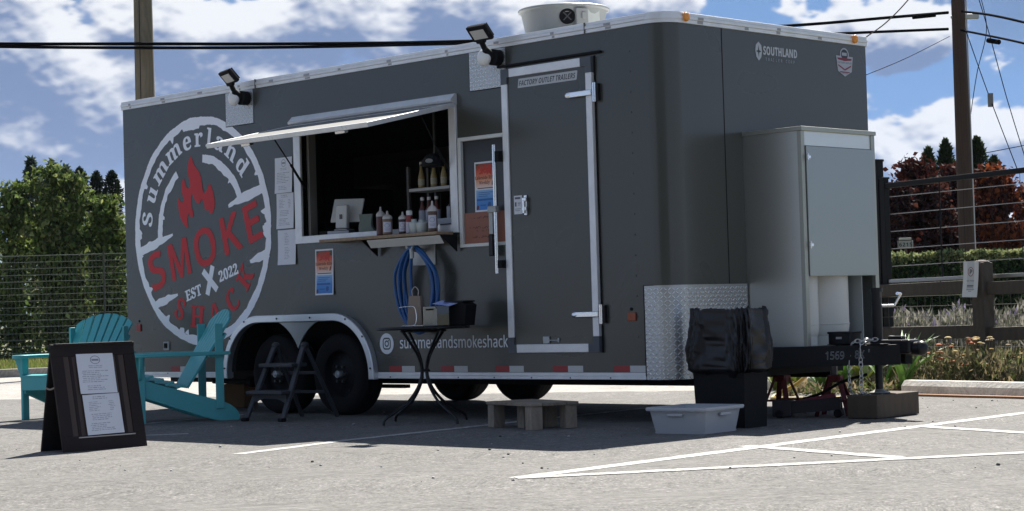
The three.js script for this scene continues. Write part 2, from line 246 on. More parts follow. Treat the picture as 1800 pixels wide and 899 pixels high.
// ---------- the food trailer ----------
const LX = -6.74, WZ = -2.44, RC = .17, YB = .315, YT = 2.917;
const trailer = thing('food_trailer', 'charcoal grey catering trailer with a round smoke shack logo and raised serving hatch', 'food trailer');
const T = trailer;
{
  // wall facing the camera, with the serving window, the small hatch and the wheel opening cut out
  const s = new THREE.Shape(); s.moveTo(LX, .366); s.lineTo(-5.13, .366); s.absarc(-4.63, .345, .5, Math.PI - .04, Math.PI / 2, true); s.lineTo(-3.71, .845); s.absarc(-3.71, .345, .5, Math.PI / 2, .04, true); s.lineTo(-RC, .366); s.lineTo(-RC, 2.86); s.lineTo(LX, 2.86); s.closePath();
  const hole = (x0, x1, y0, y1) => { const h = new THREE.Path(); h.moveTo(x0, y0); h.lineTo(x1, y0); h.lineTo(x1, y1); h.lineTo(x0, y1); h.closePath(); s.holes.push(h); };
  hole(-4.075, -2.225, 1.515, 2.465); hole(-2.105, -1.63, 1.36, 2.165);
  part('side_wall', ext(s, .04).translate(0, 0, -.04), M.paint, T);
  const corner = new THREE.CylinderGeometry(RC, RC, 2.86 - .366, 24, 1, true, 0, Math.PI / 2).translate(-RC, (2.86 + .366) / 2, -RC);
  part('corner_panel', corner, M.paint, T);
  part('front_panel', span(-.04, 0, .366, 2.86, -.632, -RC), M.paint, T);
  part('front_panel', span(-.04, 0, .366, 2.86, WZ, -.637), M.paint, T);
  part('panel_seam', span(-.02, .0015, .98, 2.845, -.6385, -.6305), M.black, T);
  part('rear_wall', span(LX, LX + .04, .37, 2.86, WZ, -.041), M.paint, T);
  part('far_wall', span(LX + .041, -.041, .37, 2.86, WZ, WZ + .04), M.paint, T);
  part('floor', span(LX + .041, -.2, .37, .42, WZ + .52, -.52), M.black, T);
  part('roof', [span(LX - .01, -RC, 2.87, 2.905, WZ - .005, 0), span(-RC, 0, 2.87, 2.905, WZ - .005, -RC), new THREE.CylinderGeometry(RC, RC, .035, 20, 1, false, 0, Math.PI / 2).translate(-RC, 2.8875, -RC)], M.whiteMetal, T);
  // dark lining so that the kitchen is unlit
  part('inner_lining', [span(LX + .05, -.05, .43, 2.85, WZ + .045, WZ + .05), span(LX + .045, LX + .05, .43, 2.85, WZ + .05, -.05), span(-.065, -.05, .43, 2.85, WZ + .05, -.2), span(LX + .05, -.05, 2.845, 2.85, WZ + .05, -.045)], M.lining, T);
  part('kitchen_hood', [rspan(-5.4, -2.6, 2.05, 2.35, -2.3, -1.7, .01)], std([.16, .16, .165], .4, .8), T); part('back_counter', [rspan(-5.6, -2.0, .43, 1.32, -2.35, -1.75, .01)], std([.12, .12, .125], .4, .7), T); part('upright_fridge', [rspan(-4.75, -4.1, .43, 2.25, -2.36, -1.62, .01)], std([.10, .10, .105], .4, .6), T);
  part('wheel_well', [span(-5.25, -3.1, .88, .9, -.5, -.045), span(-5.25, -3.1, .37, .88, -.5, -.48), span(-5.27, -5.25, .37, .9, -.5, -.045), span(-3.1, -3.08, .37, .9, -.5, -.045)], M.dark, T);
  // rivets down the front joint of the side
  const rv = []; for (let y = .62; y < 2.8; y += .146) rv.push(new THREE.SphereGeometry(.007, 6, 4).scale(1, 1, .5).translate(-.335, y, .001));
  part('rivet_row', rv, M.paint, T, { kind: 'stuff' });
}
// extruded edge trim: side, round corner, front; in lengths with joints
const railTex = dataTex(512, 256, (u, v) => { const n = tn(u, v, 12, 3, 41); const s = tn(u, v, 22, 3, 44); let l = .92 + .05 * n; if (s > .5) l -= .25 * (s - .5) * 4; return [clamp(l), clamp(l * 1.005), clamp(l * 1.01)]; }, { srgb: true, repeat: [1 / .9, 1 / .9] });
M.rail = std([.88, .88, .88], .42, .4, { map: railTex });
function trimRun(x0, x1) { return [rspan(x0, x1, 2.84, 2.868, -.01, .012, .003), rspan(x0, x1, 2.868, 2.892, -.01, .019, .004), rspan(x0, x1, 2.892, 2.917, -.06, .01, .004)]; }
function trimArc(o, y0, y1) { const R = RC + o; return [new THREE.CylinderGeometry(R, R, y1 - y0, 24, 1, true, 0, Math.PI / 2).translate(-RC, (y0 + y1) / 2, -RC), new THREE.RingGeometry(.1, R, 24, 1, 0, Math.PI / 2).rotateX(-Math.PI / 2).rotateY(-Math.PI / 2).translate(-RC, y1, -RC), new THREE.RingGeometry(.1, R, 24, 1, 0, Math.PI / 2).rotateX(Math.PI / 2).translate(-RC, y0, -RC)]; }
part('roof_trim', trimRun(LX - .012, -4.674), M.rail, T); part('roof_trim', trimRun(-4.67, -.752), M.rail, T); part('roof_trim', trimRun(-.748, -RC), M.rail, T);
part('roof_trim', [...trimArc(.012, 2.84, 2.868), ...trimArc(.019, 2.868, 2.892), ...trimArc(.01, 2.892, 2.917)], M.rail, T);
part('roof_trim', [rspan(-.01, .012, 2.84, 2.868, WZ - .01, -RC, .003), rspan(-.01, .019, 2.868, 2.892, WZ - .01, -RC, .004), rspan(-.06, .01, 2.892, 2.917, WZ - .01, -RC, .004)], M.rail, T);
part('roof_trim', [span(LX - .012, LX + .04, 2.84, 2.917, WZ - .01, -.02)], M.rail, T);
{ // scraps of old tape along the trim
  const r = rng(8); const mt = std([.33, .34, .36], .7), g = [];
  for (let x = -6.62; x < -.3; x += .42 + .35 * r()) { const w = .03 + .05 * r(); g.push(span(x, x + w, 2.871, 2.889, .019, .0195)); if (r() > .4) g.push(span(x + .01, x + w, 2.845, 2.862, .012, .0125)); }
  for (let z = -.35; z > -2.2; z -= .35 + .3 * r()) { const w = .03 + .05 * r(); g.push(span(.0125, .013, 2.846, 2.866, z - w, z)); if (r() > .5) g.push(span(.0195, .02, 2.872, 2.89, z - w, z)); }
  part('tape_scrap', g, mt, T, { kind: 'stuff' });
  for (const x of [-4.672, -.75]) part('trim_joint', span(x - .004, x + .004, 2.84, 2.918, -.01, .0205), std([.12, .12, .12], .6), T);
}
// bottom trim
part('bottom_trim', [rspan(LX, -5.15, YB, .34, -.03, .012, .004), rspan(LX, -5.15, .34, .366, -.03, .006, .004)], M.rail, T);
part('bottom_trim', [rspan(-3.16, -.262, YB, .34, -.03, .012, .004), rspan(-3.16, -.262, .34, .366, -.03, .006, .004)], M.rail, T);
for (let k = 0; k < 5; k++) for (const [o, m, n] of [[0, M.tapeRed, 'red_reflective_tape'], [.155, M.tapeWhite, 'white_reflective_tape']]) { const x = -.575 - .612 * k + o; part(n, span(x, x + .152, .369, .416, .0, .0015), m, T); }
for (const [o, m, n] of [[-6.06, M.tapeRed, 'red_reflective_tape'], [-5.91, M.tapeWhite, 'white_reflective_tape'], [-5.32, M.tapeWhite, 'white_reflective_tape'], [-6.62, M.tapeWhite, 'white_reflective_tape']]) part(n, span(o, o + .148, .369, .416, .0, .0015), m, T);
{ const sc = []; for (let x = -6.5; x < -5.2; x += .4) sc.push(cyl(.006, .006, .004, 0, 0, 0, 8).rotateX(Math.PI / 2).translate(x, .353, .0075)); for (let x = -3.0; x < -.3; x += .4) sc.push(cyl(.006, .006, .004, 0, 0, 0, 8).rotateX(Math.PI / 2).translate(x, .328, .0135)); part('trim_screws', sc, std([.1, .1, .1], .5), T, { kind: 'stuff' }); }
// tread plate
const treadBump = canvasTex(256, 256, (x, w, h) => { x.fillStyle = '#303030'; x.fillRect(0, 0, w, h); for (let i = -1; i < 5; i++) for (let j = -1; j < 5; j++) { x.save(); x.translate((i + .5) * 64, (j + .5) * 64); x.rotate(((i + j) % 2 + 2) % 2 ? Math.PI / 4 : -Math.PI / 4); const g = x.createLinearGradient(0, -10, 0, 10); g.addColorStop(0, '#303030'); g.addColorStop(.5, '#ffffff'); g.addColorStop(1, '#303030'); x.fillStyle = g; x.beginPath(); x.ellipse(0, 0, 34, 7, 0, 0, 7); x.fill(); x.restore(); } }, { srgb: false, repeat: [1 / .09, 1 / .09] });
M.tread = std([.44, .45, .45], .4, .9, { bumpMap: fineBump, bumpScale: .0004 });
M.lug = std([.78, .79, .79], .22, .95);
// raised lugs of the tread plate, alternating in direction; where(u, v) gives the place and outward normal of each
function lugs(parent, u0, u1, v0, v1, where) {
  const g = new THREE.OctahedronGeometry(1, 1).scale(.0165, .0048, .0032), list = [], pitch = .0285; let k = 0;
  for (let v = v0 + .012; v < v1 - .006; v += pitch, k++) { let i = k; for (let u = u0 + .012; u < u1 - .006; u += pitch, i++) { const [p, n] = where(u, v); const m = new THREE.Matrix4().makeBasis(V(n.z, 0, -n.x), V(0, 1, 0), n).multiply(new THREE.Matrix4().makeRotationZ(i % 2 ? .785 : -.785)); m.setPosition(p); list.push(g.clone().applyMatrix4(m)); } }
  part('tread_lugs', list, M.lug, parent, { kind: 'stuff' });
}
const cornerPlate = part('tread_plate', [span(-.262, -RC, YB, .981, -.01, .005), new THREE.CylinderGeometry(RC + .005, RC + .005, .981 - YB, 24, 1, true, 0, Math.PI / 2).translate(-RC, (.981 + YB) / 2, -RC), span(-.01, .005, YB, .981, -.835, -RC)], M.tread, T);
{ const L0 = .262 - RC, A = (RC + .005) * Math.PI / 2; lugs(cornerPlate, 0, L0 + A + .665, YB, .981, (u, y) => u < L0 ? [V(-.262 + u, y, .005), V(0, 0, 1)] : u < L0 + A ? (() => { const t = (u - L0) / (RC + .005), n = V(Math.sin(t), 0, Math.cos(t)); return [V(-RC + n.x * (RC + .005), y, -RC + n.z * (RC + .005)), n]; })() : [V(.005, y, -RC - (u - L0 - A)), V(1, 0, 0)]); }
part('tread_plate_edge', [span(-.268, -.262, YB, .985, -.005, .008), span(-.268, -RC, .981, .986, 0, .008)], M.black, T);
for (const x of [-5.12, -1.985]) { const tp = part('tread_patch', span(x, x + .395, 2.542, 2.838, 0, .005), M.tread, T); lugs(tp, x, x + .395, 2.542, 2.838, (u, y) => [V(u, y, .005), V(0, 0, 1)]); part('tread_patch_border', [span(x - .006, x, 2.536, 2.838, 0, .004), span(x - .006, x + .4, 2.536, 2.542, 0, .004)], M.black, T); }
// floodlights
for (const [x, tilt, turn] of [[-4.83, .55, -.15], [-1.68, .05, .0]]) {
  const y = 2.765;
  const f = part('floodlight', [cyl(.062, .062, .07, 0, 0, 0, 20).rotateX(Math.PI / 2).translate(x + .02, y, .04), bar([x + .02, y, .06], [x + .0, y + .06, .13], .032, 12, .026), bar([x, y + .05, .12], [x - .02, y + .13, .15], .022), bar([x - .05, y + .12, .155], [x + .03, y + .12, .155], .018)], M.black, T);
  const hd = new THREE.Matrix4().makeRotationFromEuler(new THREE.Euler(.72, turn, tilt * .12, 'YXZ')).setPosition(x + .015, y + .178, .19);
  const fins = []; for (let i = 0; i < 8; i++) fins.push(box(.007, .115, .022, -.084 + i * .024, 0, -.026));
  const g = [rbox(.205, .135, .036, .01), ...fins].map((q) => flat(q).applyMatrix4(hd));
  part('lamp_head', g, M.black, f);
  part('lens', flat(rbox(.145, .08, .004, .001, 0, -.004, .0195)).applyMatrix4(hd), std([.55, .55, .53], .25), f);
  part('sensor_dome', new THREE.SphereGeometry(.066, 20, 12).scale(1, 1, .6).translate(x - .035, y + .0, .105), std([.78, .78, .77], .4), f);
}
// roof exhaust fan
{ const fx = -1.55, fz = -.62;
  const f = part('exhaust_fan', lathe([[.29, 2.90], [.31, 3.02], [.335, 3.145], [.353, 3.15], [.36, 3.165], [.352, 3.175], [.32, 3.17], [.29, 3.10]], 48).translate(fx, 0, fz), phys([.25, .27, .275], .4, 0), T);
  const dir = V(8.88 - fx, 0, 10.45 - fz).normalize(), ang = Math.atan2(dir.x, dir.z);
  const put = (g, a, r, y) => flat(g).applyMatrix4(new THREE.Matrix4().makeRotationY(ang + a).setPosition(fx + Math.sin(ang + a) * r, y, fz + Math.cos(ang + a) * r));
  part('cable_port', [put(new THREE.TorusGeometry(.05, .012, 8, 24), .08, .325, 3.075), put(cyl(.045, .045, .01, 0, 0, 0, 24).rotateX(Math.PI / 2), .08, .322, 3.075)], M.black, f);
  part('port_cross', [put(box(.085, .008, .008).rotateZ(.8), .08, .33, 3.075), put(box(.085, .008, .008).rotateZ(-.8), .08, .33, 3.075)], std([.07, .07, .075], .5), f);
  part('switch_box', [put(rbox(.10, .14, .06, .008), .40, .335, 3.065), put(rbox(.03, .05, .02, .004), .42, .37, 3.075)], std([.30, .31, .30], .5), f);
  part('rating_label', put(box(.13, .12, .002), .78, .325, 3.07), std([.5, .53, .5], .5), f);
  part('curb_base', span(fx - .36, fx + .36, 2.905, 2.93, fz - .36, fz + .36), M.galv, f);
}
// door
{
  const d = part('door', rspan(-1.60, -.69, .515, 2.665, .001, .022, .004), M.paint, T);
  const z0 = .0225, z1 = .034;
  part('door_edge', rspan(-1.615, -1.552, .63, 2.55, 0, z1), M.rail, d); part('door_edge', rspan(-.742, -.682, .63, 2.55, 0, z1), M.rail, d);
  part('door_edge', rspan(-1.53, -.79, .515, .578, 0, z1), M.rail, d); part('door_edge', rspan(-1.53, -.79, 2.6, 2.665, 0, z1), M.rail, d);
  const cm = std([.075, .085, .10], .5);
  for (const [x0, x1, y0, y1, xi, yi] of [[-1.615, -1.53, 2.55, 2.665, -1.552, 2.6], [-.79, -.682, 2.55, 2.665, -.742, 2.6], [-1.615, -1.53, .515, .63, -1.552, .578], [-.79, -.682, .515, .63, -.742, .578]]) {
    const sh = y0 > 1 ? (x0 < -1.2 ? [[x0, y0], [xi, y0], [xi, yi], [x1, yi], [x1, y1], [x0, y1]] : [[xi, y0], [x1, y0], [x1, y1], [x0, y1], [x0, yi], [xi, yi]]) : (x0 < -1.2 ? [[x0, y0], [x1, y0], [x1, yi], [xi, yi], [xi, y1], [x0, y1]] : [[x0, y0], [x1, y0], [x1, y1], [xi, y1], [xi, yi], [x0, yi]]);
    part('corner_casting', ext(poly(sh), z1 + .001), cm, d);
  }
  part('door_gap', [span(-.6805, -.668, .51, 2.67, 0, .006)], M.black, T);
  part('drip_strip', [rspan(-1.66, -.60, 2.682, 2.70, 0, .03, .004)], M.black, T);
  for (const y of [2.40, .79]) { const h = part('hinge', [rspan(-.905, -.675, y - .022, y + .022, .034, .05, .008), cyl(.016, .016, .14, -.655, y, .035, 12), new THREE.SphereGeometry(.023, 12, 8).scale(1.6, 1, .5).translate(-.905, y, .042)], M.bright, d); part('hinge_bracket', [rspan(-.665, -.625, y - .062, y + .062, .001, .03, .005)], M.blackGloss, h); }
  const l = part('latch', [rspan(-1.405, -1.375, 1.545, 1.70, .022, .038, .006), rspan(-1.41, -1.365, 1.58, 1.61, .03, .055, .006), rspan(-1.41, -1.365, 1.65, 1.68, .03, .055, .006)], M.bright, d); part('latch_lever', rspan(-1.4, -1.38, 1.56, 1.66, .045, .06, .004), M.bright, l);
  part('door_sticker', plate(.085, .14, -1.478, 1.63, .0235), printMat(canvasTex(128, 200, (x, w, h) => { x.fillStyle = '#d6d9dd'; x.fillRect(0, 0, w, h); x.fillStyle = '#555b66'; x.fillRect(14, 16, 90, 22); x.fillRect(14, 70, 26, 46); x.fillStyle = '#8a90a0'; x.fillRect(60, 76, 46, 12); x.fillRect(60, 98, 40, 8); x.fillRect(14, 140, 96, 7); x.fillRect(14, 158, 80, 7); })), d, { keepUV: true });
  const b = part('barrel_bolt', [rspan(-1.25, -1.185, .582, .635, .022, .034, .003), bar([-1.185, .605, .03], [-1.09, .605, .03], .005), rspan(-1.10, -1.085, .59, .622, .022, .034, .003)], M.galv, d);
  // maker's strip over the door
  const nameTex = canvasTex(1024, 128, (x, w, h) => { x.clearRect(0, 0, w, h); x.fillStyle = '#b9bdc0'; x.beginPath(); x.moveTo(26, 8); x.lineTo(1006, 8); x.quadraticCurveTo(1020, 10, 1014, 30); x.lineTo(1000, 112); x.quadraticCurveTo(996, 122, 980, 122); x.lineTo(8, 122); x.closePath(); x.fill(); x.fillStyle = '#23262b'; x.font = 'bold 88px sans-serif'; x.textBaseline = 'middle'; x.setTransform(1, 0, -.22, 1, 18, 0); const t = 'FACTORY OUTLET TRAILERS', m = x.measureText(t).width; x.scale(950 / m, 1); x.fillText(t, 26 * m / 950, 67); });
  part('maker_strip', plate(.63, .078, -1.135, 2.545, .0235), printMat(nameTex, { transparent: true }), d, { keepUV: true });
}
// locking bar beside the door
{ const b = part('lock_bar', [bar([-1.685, 1.12, .06], [-1.685, 2.10, .06], .015, 12)], M.bright, T); part('bar_bracket', [rspan(-1.67, -1.625, 1.97, 2.05, .0, .07, .006)], M.black, b); part('bar_bracket', [rspan(-1.67, -1.625, 1.16, 1.22, .0, .07, .006)], M.black, b); part('bar_handle', [rspan(-1.765, -1.72, 1.42, 1.64, .045, .06, .006), rspan(-1.76, -1.67, 1.585, 1.635, .04, .075, .004)], std([.32, .33, .32], .4, .6), b); part('handle_grip', rspan(-1.768, -1.722, 1.255, 1.42, .04, .066, .008), M.blackGloss, b); }
// serving window
{
  const w = part('window_frame', [rspan(-4.165, -4.075, 1.455, 2.50, -.04, .02), rspan(-2.225, -2.145, 1.455, 2.50, -.04, .02), rspan(-4.075, -2.225, 1.455, 1.517, -.055, .02), rspan(-4.075, -2.225, 2.455, 2.50, -.04, .02)], M.rail, T);
  part('gutter', [ext(poly([[0, 2.455], [.065, 2.475], [.07, 2.49], [.02, 2.54], [0, 2.54]]), 2.03, 0).rotateY(-Math.PI / 2).scale(1, 1, 1).applyMatrix4(new THREE.Matrix4().makeScale(1, 1, 1)).translate(-2.14, 0, 0)].map((g) => g), M.rail, w);
  part('window_channel', rspan(-4.06, -4.03, 1.52, 2.45, -.12, -.04), std([.25, .24, .22], .5, .6), w); part('window_channel', rspan(-2.27, -2.235, 1.52, 2.45, -.1, -.04), std([.25, .24, .22], .5, .6), w);
}
// awning panel, hinged at the top of the window
{
  const h0 = V(0, 2.452, .022), h1 = V(0, 2.255, .925), d = h1.clone().sub(h0), L = d.length(), a = Math.atan2(-d.y, d.z);
  const put = (g) => flat(g).applyMatrix4(new THREE.Matrix4().makeRotationX(a).setPosition(0, h0.y, h0.z));
  const aw = part('awning', put(span(-4.145, -2.165, -.012, .012, .02, L - .02)), std([.165, .165, .16], .6), T);
  const e = M.whiteMetal;
  part('awning_edge', put(rspan(-4.165, -2.145, -.02, .018, L - .03, L)), M.rail, aw); part('awning_edge', put(rspan(-4.165, -4.14, -.02, .018, 0, L - .03)), M.rail, aw); part('awning_edge', put(rspan(-2.17, -2.145, -.02, .018, 0, L - .03)), M.rail, aw); part('awning_edge', put(rspan(-4.14, -2.17, -.018, .016, 0, .03)), M.rail, aw);
  for (const x of [-3.70, -2.52]) part('awning_latch', put(rbox(.11, .03, .05, .008, x, -.032, L - .06)), M.bright, aw);
  for (const [x, xe] of [[-4.05, -4.05], [-2.2, -2.24]]) part('gas_strut', [bar([x, 2.355, .33], [xe, 2.12, .14], .006), bar([xe, 2.12, .14], [xe, 1.93, -.005], .011)], M.black, aw);
}
// counter shelf under the window
{ const wd = woodTex([.20, .13, .075], [.42, .31, .21], 51);
  M.pine = std([1, 1, 1], .75, 0, { map: wd });
  const c = part('counter', rspan(-3.62, -2.2, 1.44, 1.466, .021, .21, .005), M.pine, T);
  part('shelf_flap', flat(rbox(.86, .075, .008, .003)).applyMatrix4(new THREE.Matrix4().makeRotationX(.62).setPosition(-2.6, 1.402, .175)), std([.62, .62, .58], .6), c);
  part('shelf_bracket', [ext(poly([[0, 0], [.17, 0], [0, -.13]]), .012).rotateY(-Math.PI / 2).translate(-2.16, 1.438, .022)], M.black, c); part('shelf_bracket', [ext(poly([[0, 0], [.17, 0], [0, -.13]]), .012).rotateY(-Math.PI / 2).translate(-3.1, 1.438, .022)], M.black, c);
  part('prep_counter', rspan(-4.3, -2.15, 1.46, 1.50, -.62, -.06), std([.10, .10, .105], .35, .7), T);
}
// small hatch beside the door
{ const f = part('hatch_frame', [rspan(-2.135, -2.10, 1.335, 2.19, -.03, .016), rspan(-1.635, -1.60, 1.335, 2.19, -.03, .014), rspan(-2.10, -1.635, 1.335, 1.362, -.03, .016), rspan(-2.10, -1.635, 2.16, 2.19, -.03, .016)], std([.66, .67, .64], .5, .2), T);
  part('hatch_panel', span(-2.10, -1.635, 1.362, 2.16, -.025, -.012), phys([.02, .022, .026], .3, 0), f); }
// hose bracket plate
part('hose_plate', rspan(-2.69, -2.43, 1.215, 1.395, 0, .012, .003), std([.48, .49, .48], .45, .6), T);
part('hose_hook', [bar([-2.62, 1.33, .01], [-2.62, 1.35, .13], .014), bar([-2.54, 1.33, .01], [-2.54, 1.35, .13], .014), bar([-2.62, 1.35, .13], [-2.62, 1.40, .14], .014)], M.galv, T);
// lamps and fittings on the walls
part('amber_reflector', [rspan(-.425, -.345, .735, .795, 0, .012, .004)], std([.30, .06, .015], .35), T); part('reflector_screw', cyl(.012, .012, .006, 0, 0, 0, 10).rotateX(Math.PI / 2).translate(-.39, .82, .004), M.black, T);
part('red_reflector', [rspan(-6.585, -6.515, .745, .81, 0, .012, .004)], M.redPlastic, T); part('reflector_screw', cyl(.01, .01, .006, 0, 0, 0, 10).rotateX(Math.PI / 2).translate(-6.545, .84, .004), M.black, T);
{ const o = part('power_inlet', [rspan(-6.155, -6.07, .565, .645, 0, .012, .004)], std([.45, .46, .45], .5), T); part('inlet_cover', [rspan(-6.135, -6.09, .585, .63, .012, .022, .004)], M.black, o); }
for (const [z, y] of [[-.215, 2.884], [-2.27, 2.884]]) part('marker_lamp', [new THREE.SphereGeometry(.034, 16, 10).scale(.8, 1, 1).translate(.022, y, z)], M.amber, T);
part('tail_bracket', [rspan(LX - .05, LX, 2.17, 2.27, -.12, -.03, .006)], M.black, T);
// fender trim and gusset
{
  const outer = new THREE.Shape(), R = .505, cy = .345; outer.moveTo(-5.185, .315); outer.lineTo(-5.185, cy); outer.absarc(-4.68, cy, R, Math.PI, Math.PI / 2, true); outer.lineTo(-3.67, cy + R); outer.absarc(-3.67, cy, R, Math.PI / 2, 0, true); outer.lineTo(-3.165, .315);
  outer.lineTo(-3.215, .315); outer.lineTo(-3.215, cy); outer.absarc(-3.67, cy, R - .05, 0, Math.PI / 2, false); outer.lineTo(-4.68, cy + R - .05); outer.absarc(-4.68, cy, R - .05, Math.PI / 2, Math.PI, false); outer.lineTo(-5.135, .315); outer.closePath();
  const f = part('fender', ext(outer, .05, .006).translate(0, 0, .004), M.alu, T);
  const out2 = []; const N = 40; out2.push([-4.62, .80], [-3.70, .80]); for (let i = N; i >= 0; i--) { const x = -4.62 + .92 * i / N; const a = .345 + Math.sqrt(Math.max(0, .475 ** 2 - (x + 4.58) ** 2)) , b = .345 + Math.sqrt(Math.max(0, .475 ** 2 - (x + 3.74) ** 2)); const y = x < -4.16 ? a : b; out2.push([x, Math.min(.797, y)]); }
  part('fender_gusset', ext(poly(out2), .012).translate(0, 0, .012), std([.34, .36, .37], .38, .85), f);
  const bo = []; for (const [x, y] of [[-5.16, .40], [-5.07, .66], [-4.86, .806], [-4.4, .826], [-3.95, .826], [-3.49, .806], [-3.28, .66], [-3.19, .40]]) bo.push(cyl(.008, .008, .006, 0, 0, 0, 8).rotateX(Math.PI / 2).translate(x, y, .062)); part('fender_bolts', bo, M.black, f, { kind: 'stuff' });
}
// wheels: tyre, steel rim, hub
function wheel(x, z, side) {
  const w = part('wheel', [lathe([[.20, .09], [.225, .10], [.235, .085], [.235, .05], [.19, .03], [.12, .045], [.075, .06], [.07, .075], [.03, .075]], 32)].map((g) => g.rotateX(Math.PI / 2 * side).translate(x, .345, z)), M.blackSteel, T);
  part('tyre', lathe([[.20, -.095], [.25, -.112], [.30, -.113], [.330, -.10], [.343, -.075], [.345, -.045], [.338, -.043], [.338, -.037], [.345, -.035], [.345, -.003], [.338, -.002], [.338, .002], [.345, .003], [.345, .035], [.338, .037], [.338, .043], [.345, .045], [.343, .075], [.330, .10], [.30, .113], [.25, .112], [.20, .095]], 48).rotateX(Math.PI / 2).translate(x, .345, z), M.rubber, w);
  part('hub_cap', [lathe([[0, .125], [.022, .122], [.028, .10], [.028, .06]], 16).rotateX(Math.PI / 2 * side).translate(x, .345, z), new THREE.TorusGeometry(.026, .006, 6, 16).translate(x, .345, z + side * .12)], M.galv, w);
  const lg = []; for (let k = 0; k < 6; k++) { const a = k * Math.PI / 3; lg.push(cyl(.011, .013, .03, 0, 0, 0, 6).rotateX(Math.PI / 2).translate(x + Math.cos(a) * .07, .345 + Math.sin(a) * .07, z + side * .085)); } part('lug_nuts', lg, std([.12, .12, .12], .4, .8), w, { kind: 'stuff' });
  const hl = []; for (let k = 0; k < 8; k++) { const a = (k + .5) * Math.PI / 4; hl.push(cyl(.017, .017, .008, 0, 0, 0, 10).rotateX(Math.PI / 2).translate(x + Math.cos(a) * .15, .345 + Math.sin(a) * .15, z + side * .041)); } part('rim_holes', hl, M.dark, w, { kind: 'stuff' });
}
for (const x of [-4.58, -3.74]) { wheel(x, -.17, 1); wheel(x, WZ + .17, -1); part('axle', bar([x, .345, -.25], [x, .345, WZ + .25], .04), M.black, T); }
part('frame_rail', span(LX, -.05, .25, .368, -.55, -.47), M.black, T); part('frame_rail', span(LX, -.05, .25, .368, -1.97, -1.89), M.black, T);
{ const g = []; for (let x = -6.6; x < 0; x += .6) g.push(span(x, x + .04, .30, .369, WZ + .5, -.5)); part('floor_joists', g, M.black, T, { kind: 'stuff' }); }
for (const z of [-.35, -2.1]) part('spring_hanger', [span(-5.1, -3.2, .22, .25, z - .03, z + .03), span(-4.2, -4.12, .2, .36, z - .03, z + .03)], M.black, T);
part('tail_pipe_stub', [bar([-5.75, .27, -.25], [-5.2, .27, -.25], .022), cyl(.05, .05, .06, 0, 0, 0, 14).rotateZ(Math.PI / 2).translate(-5.17, .27, -.25)], M.black, T);

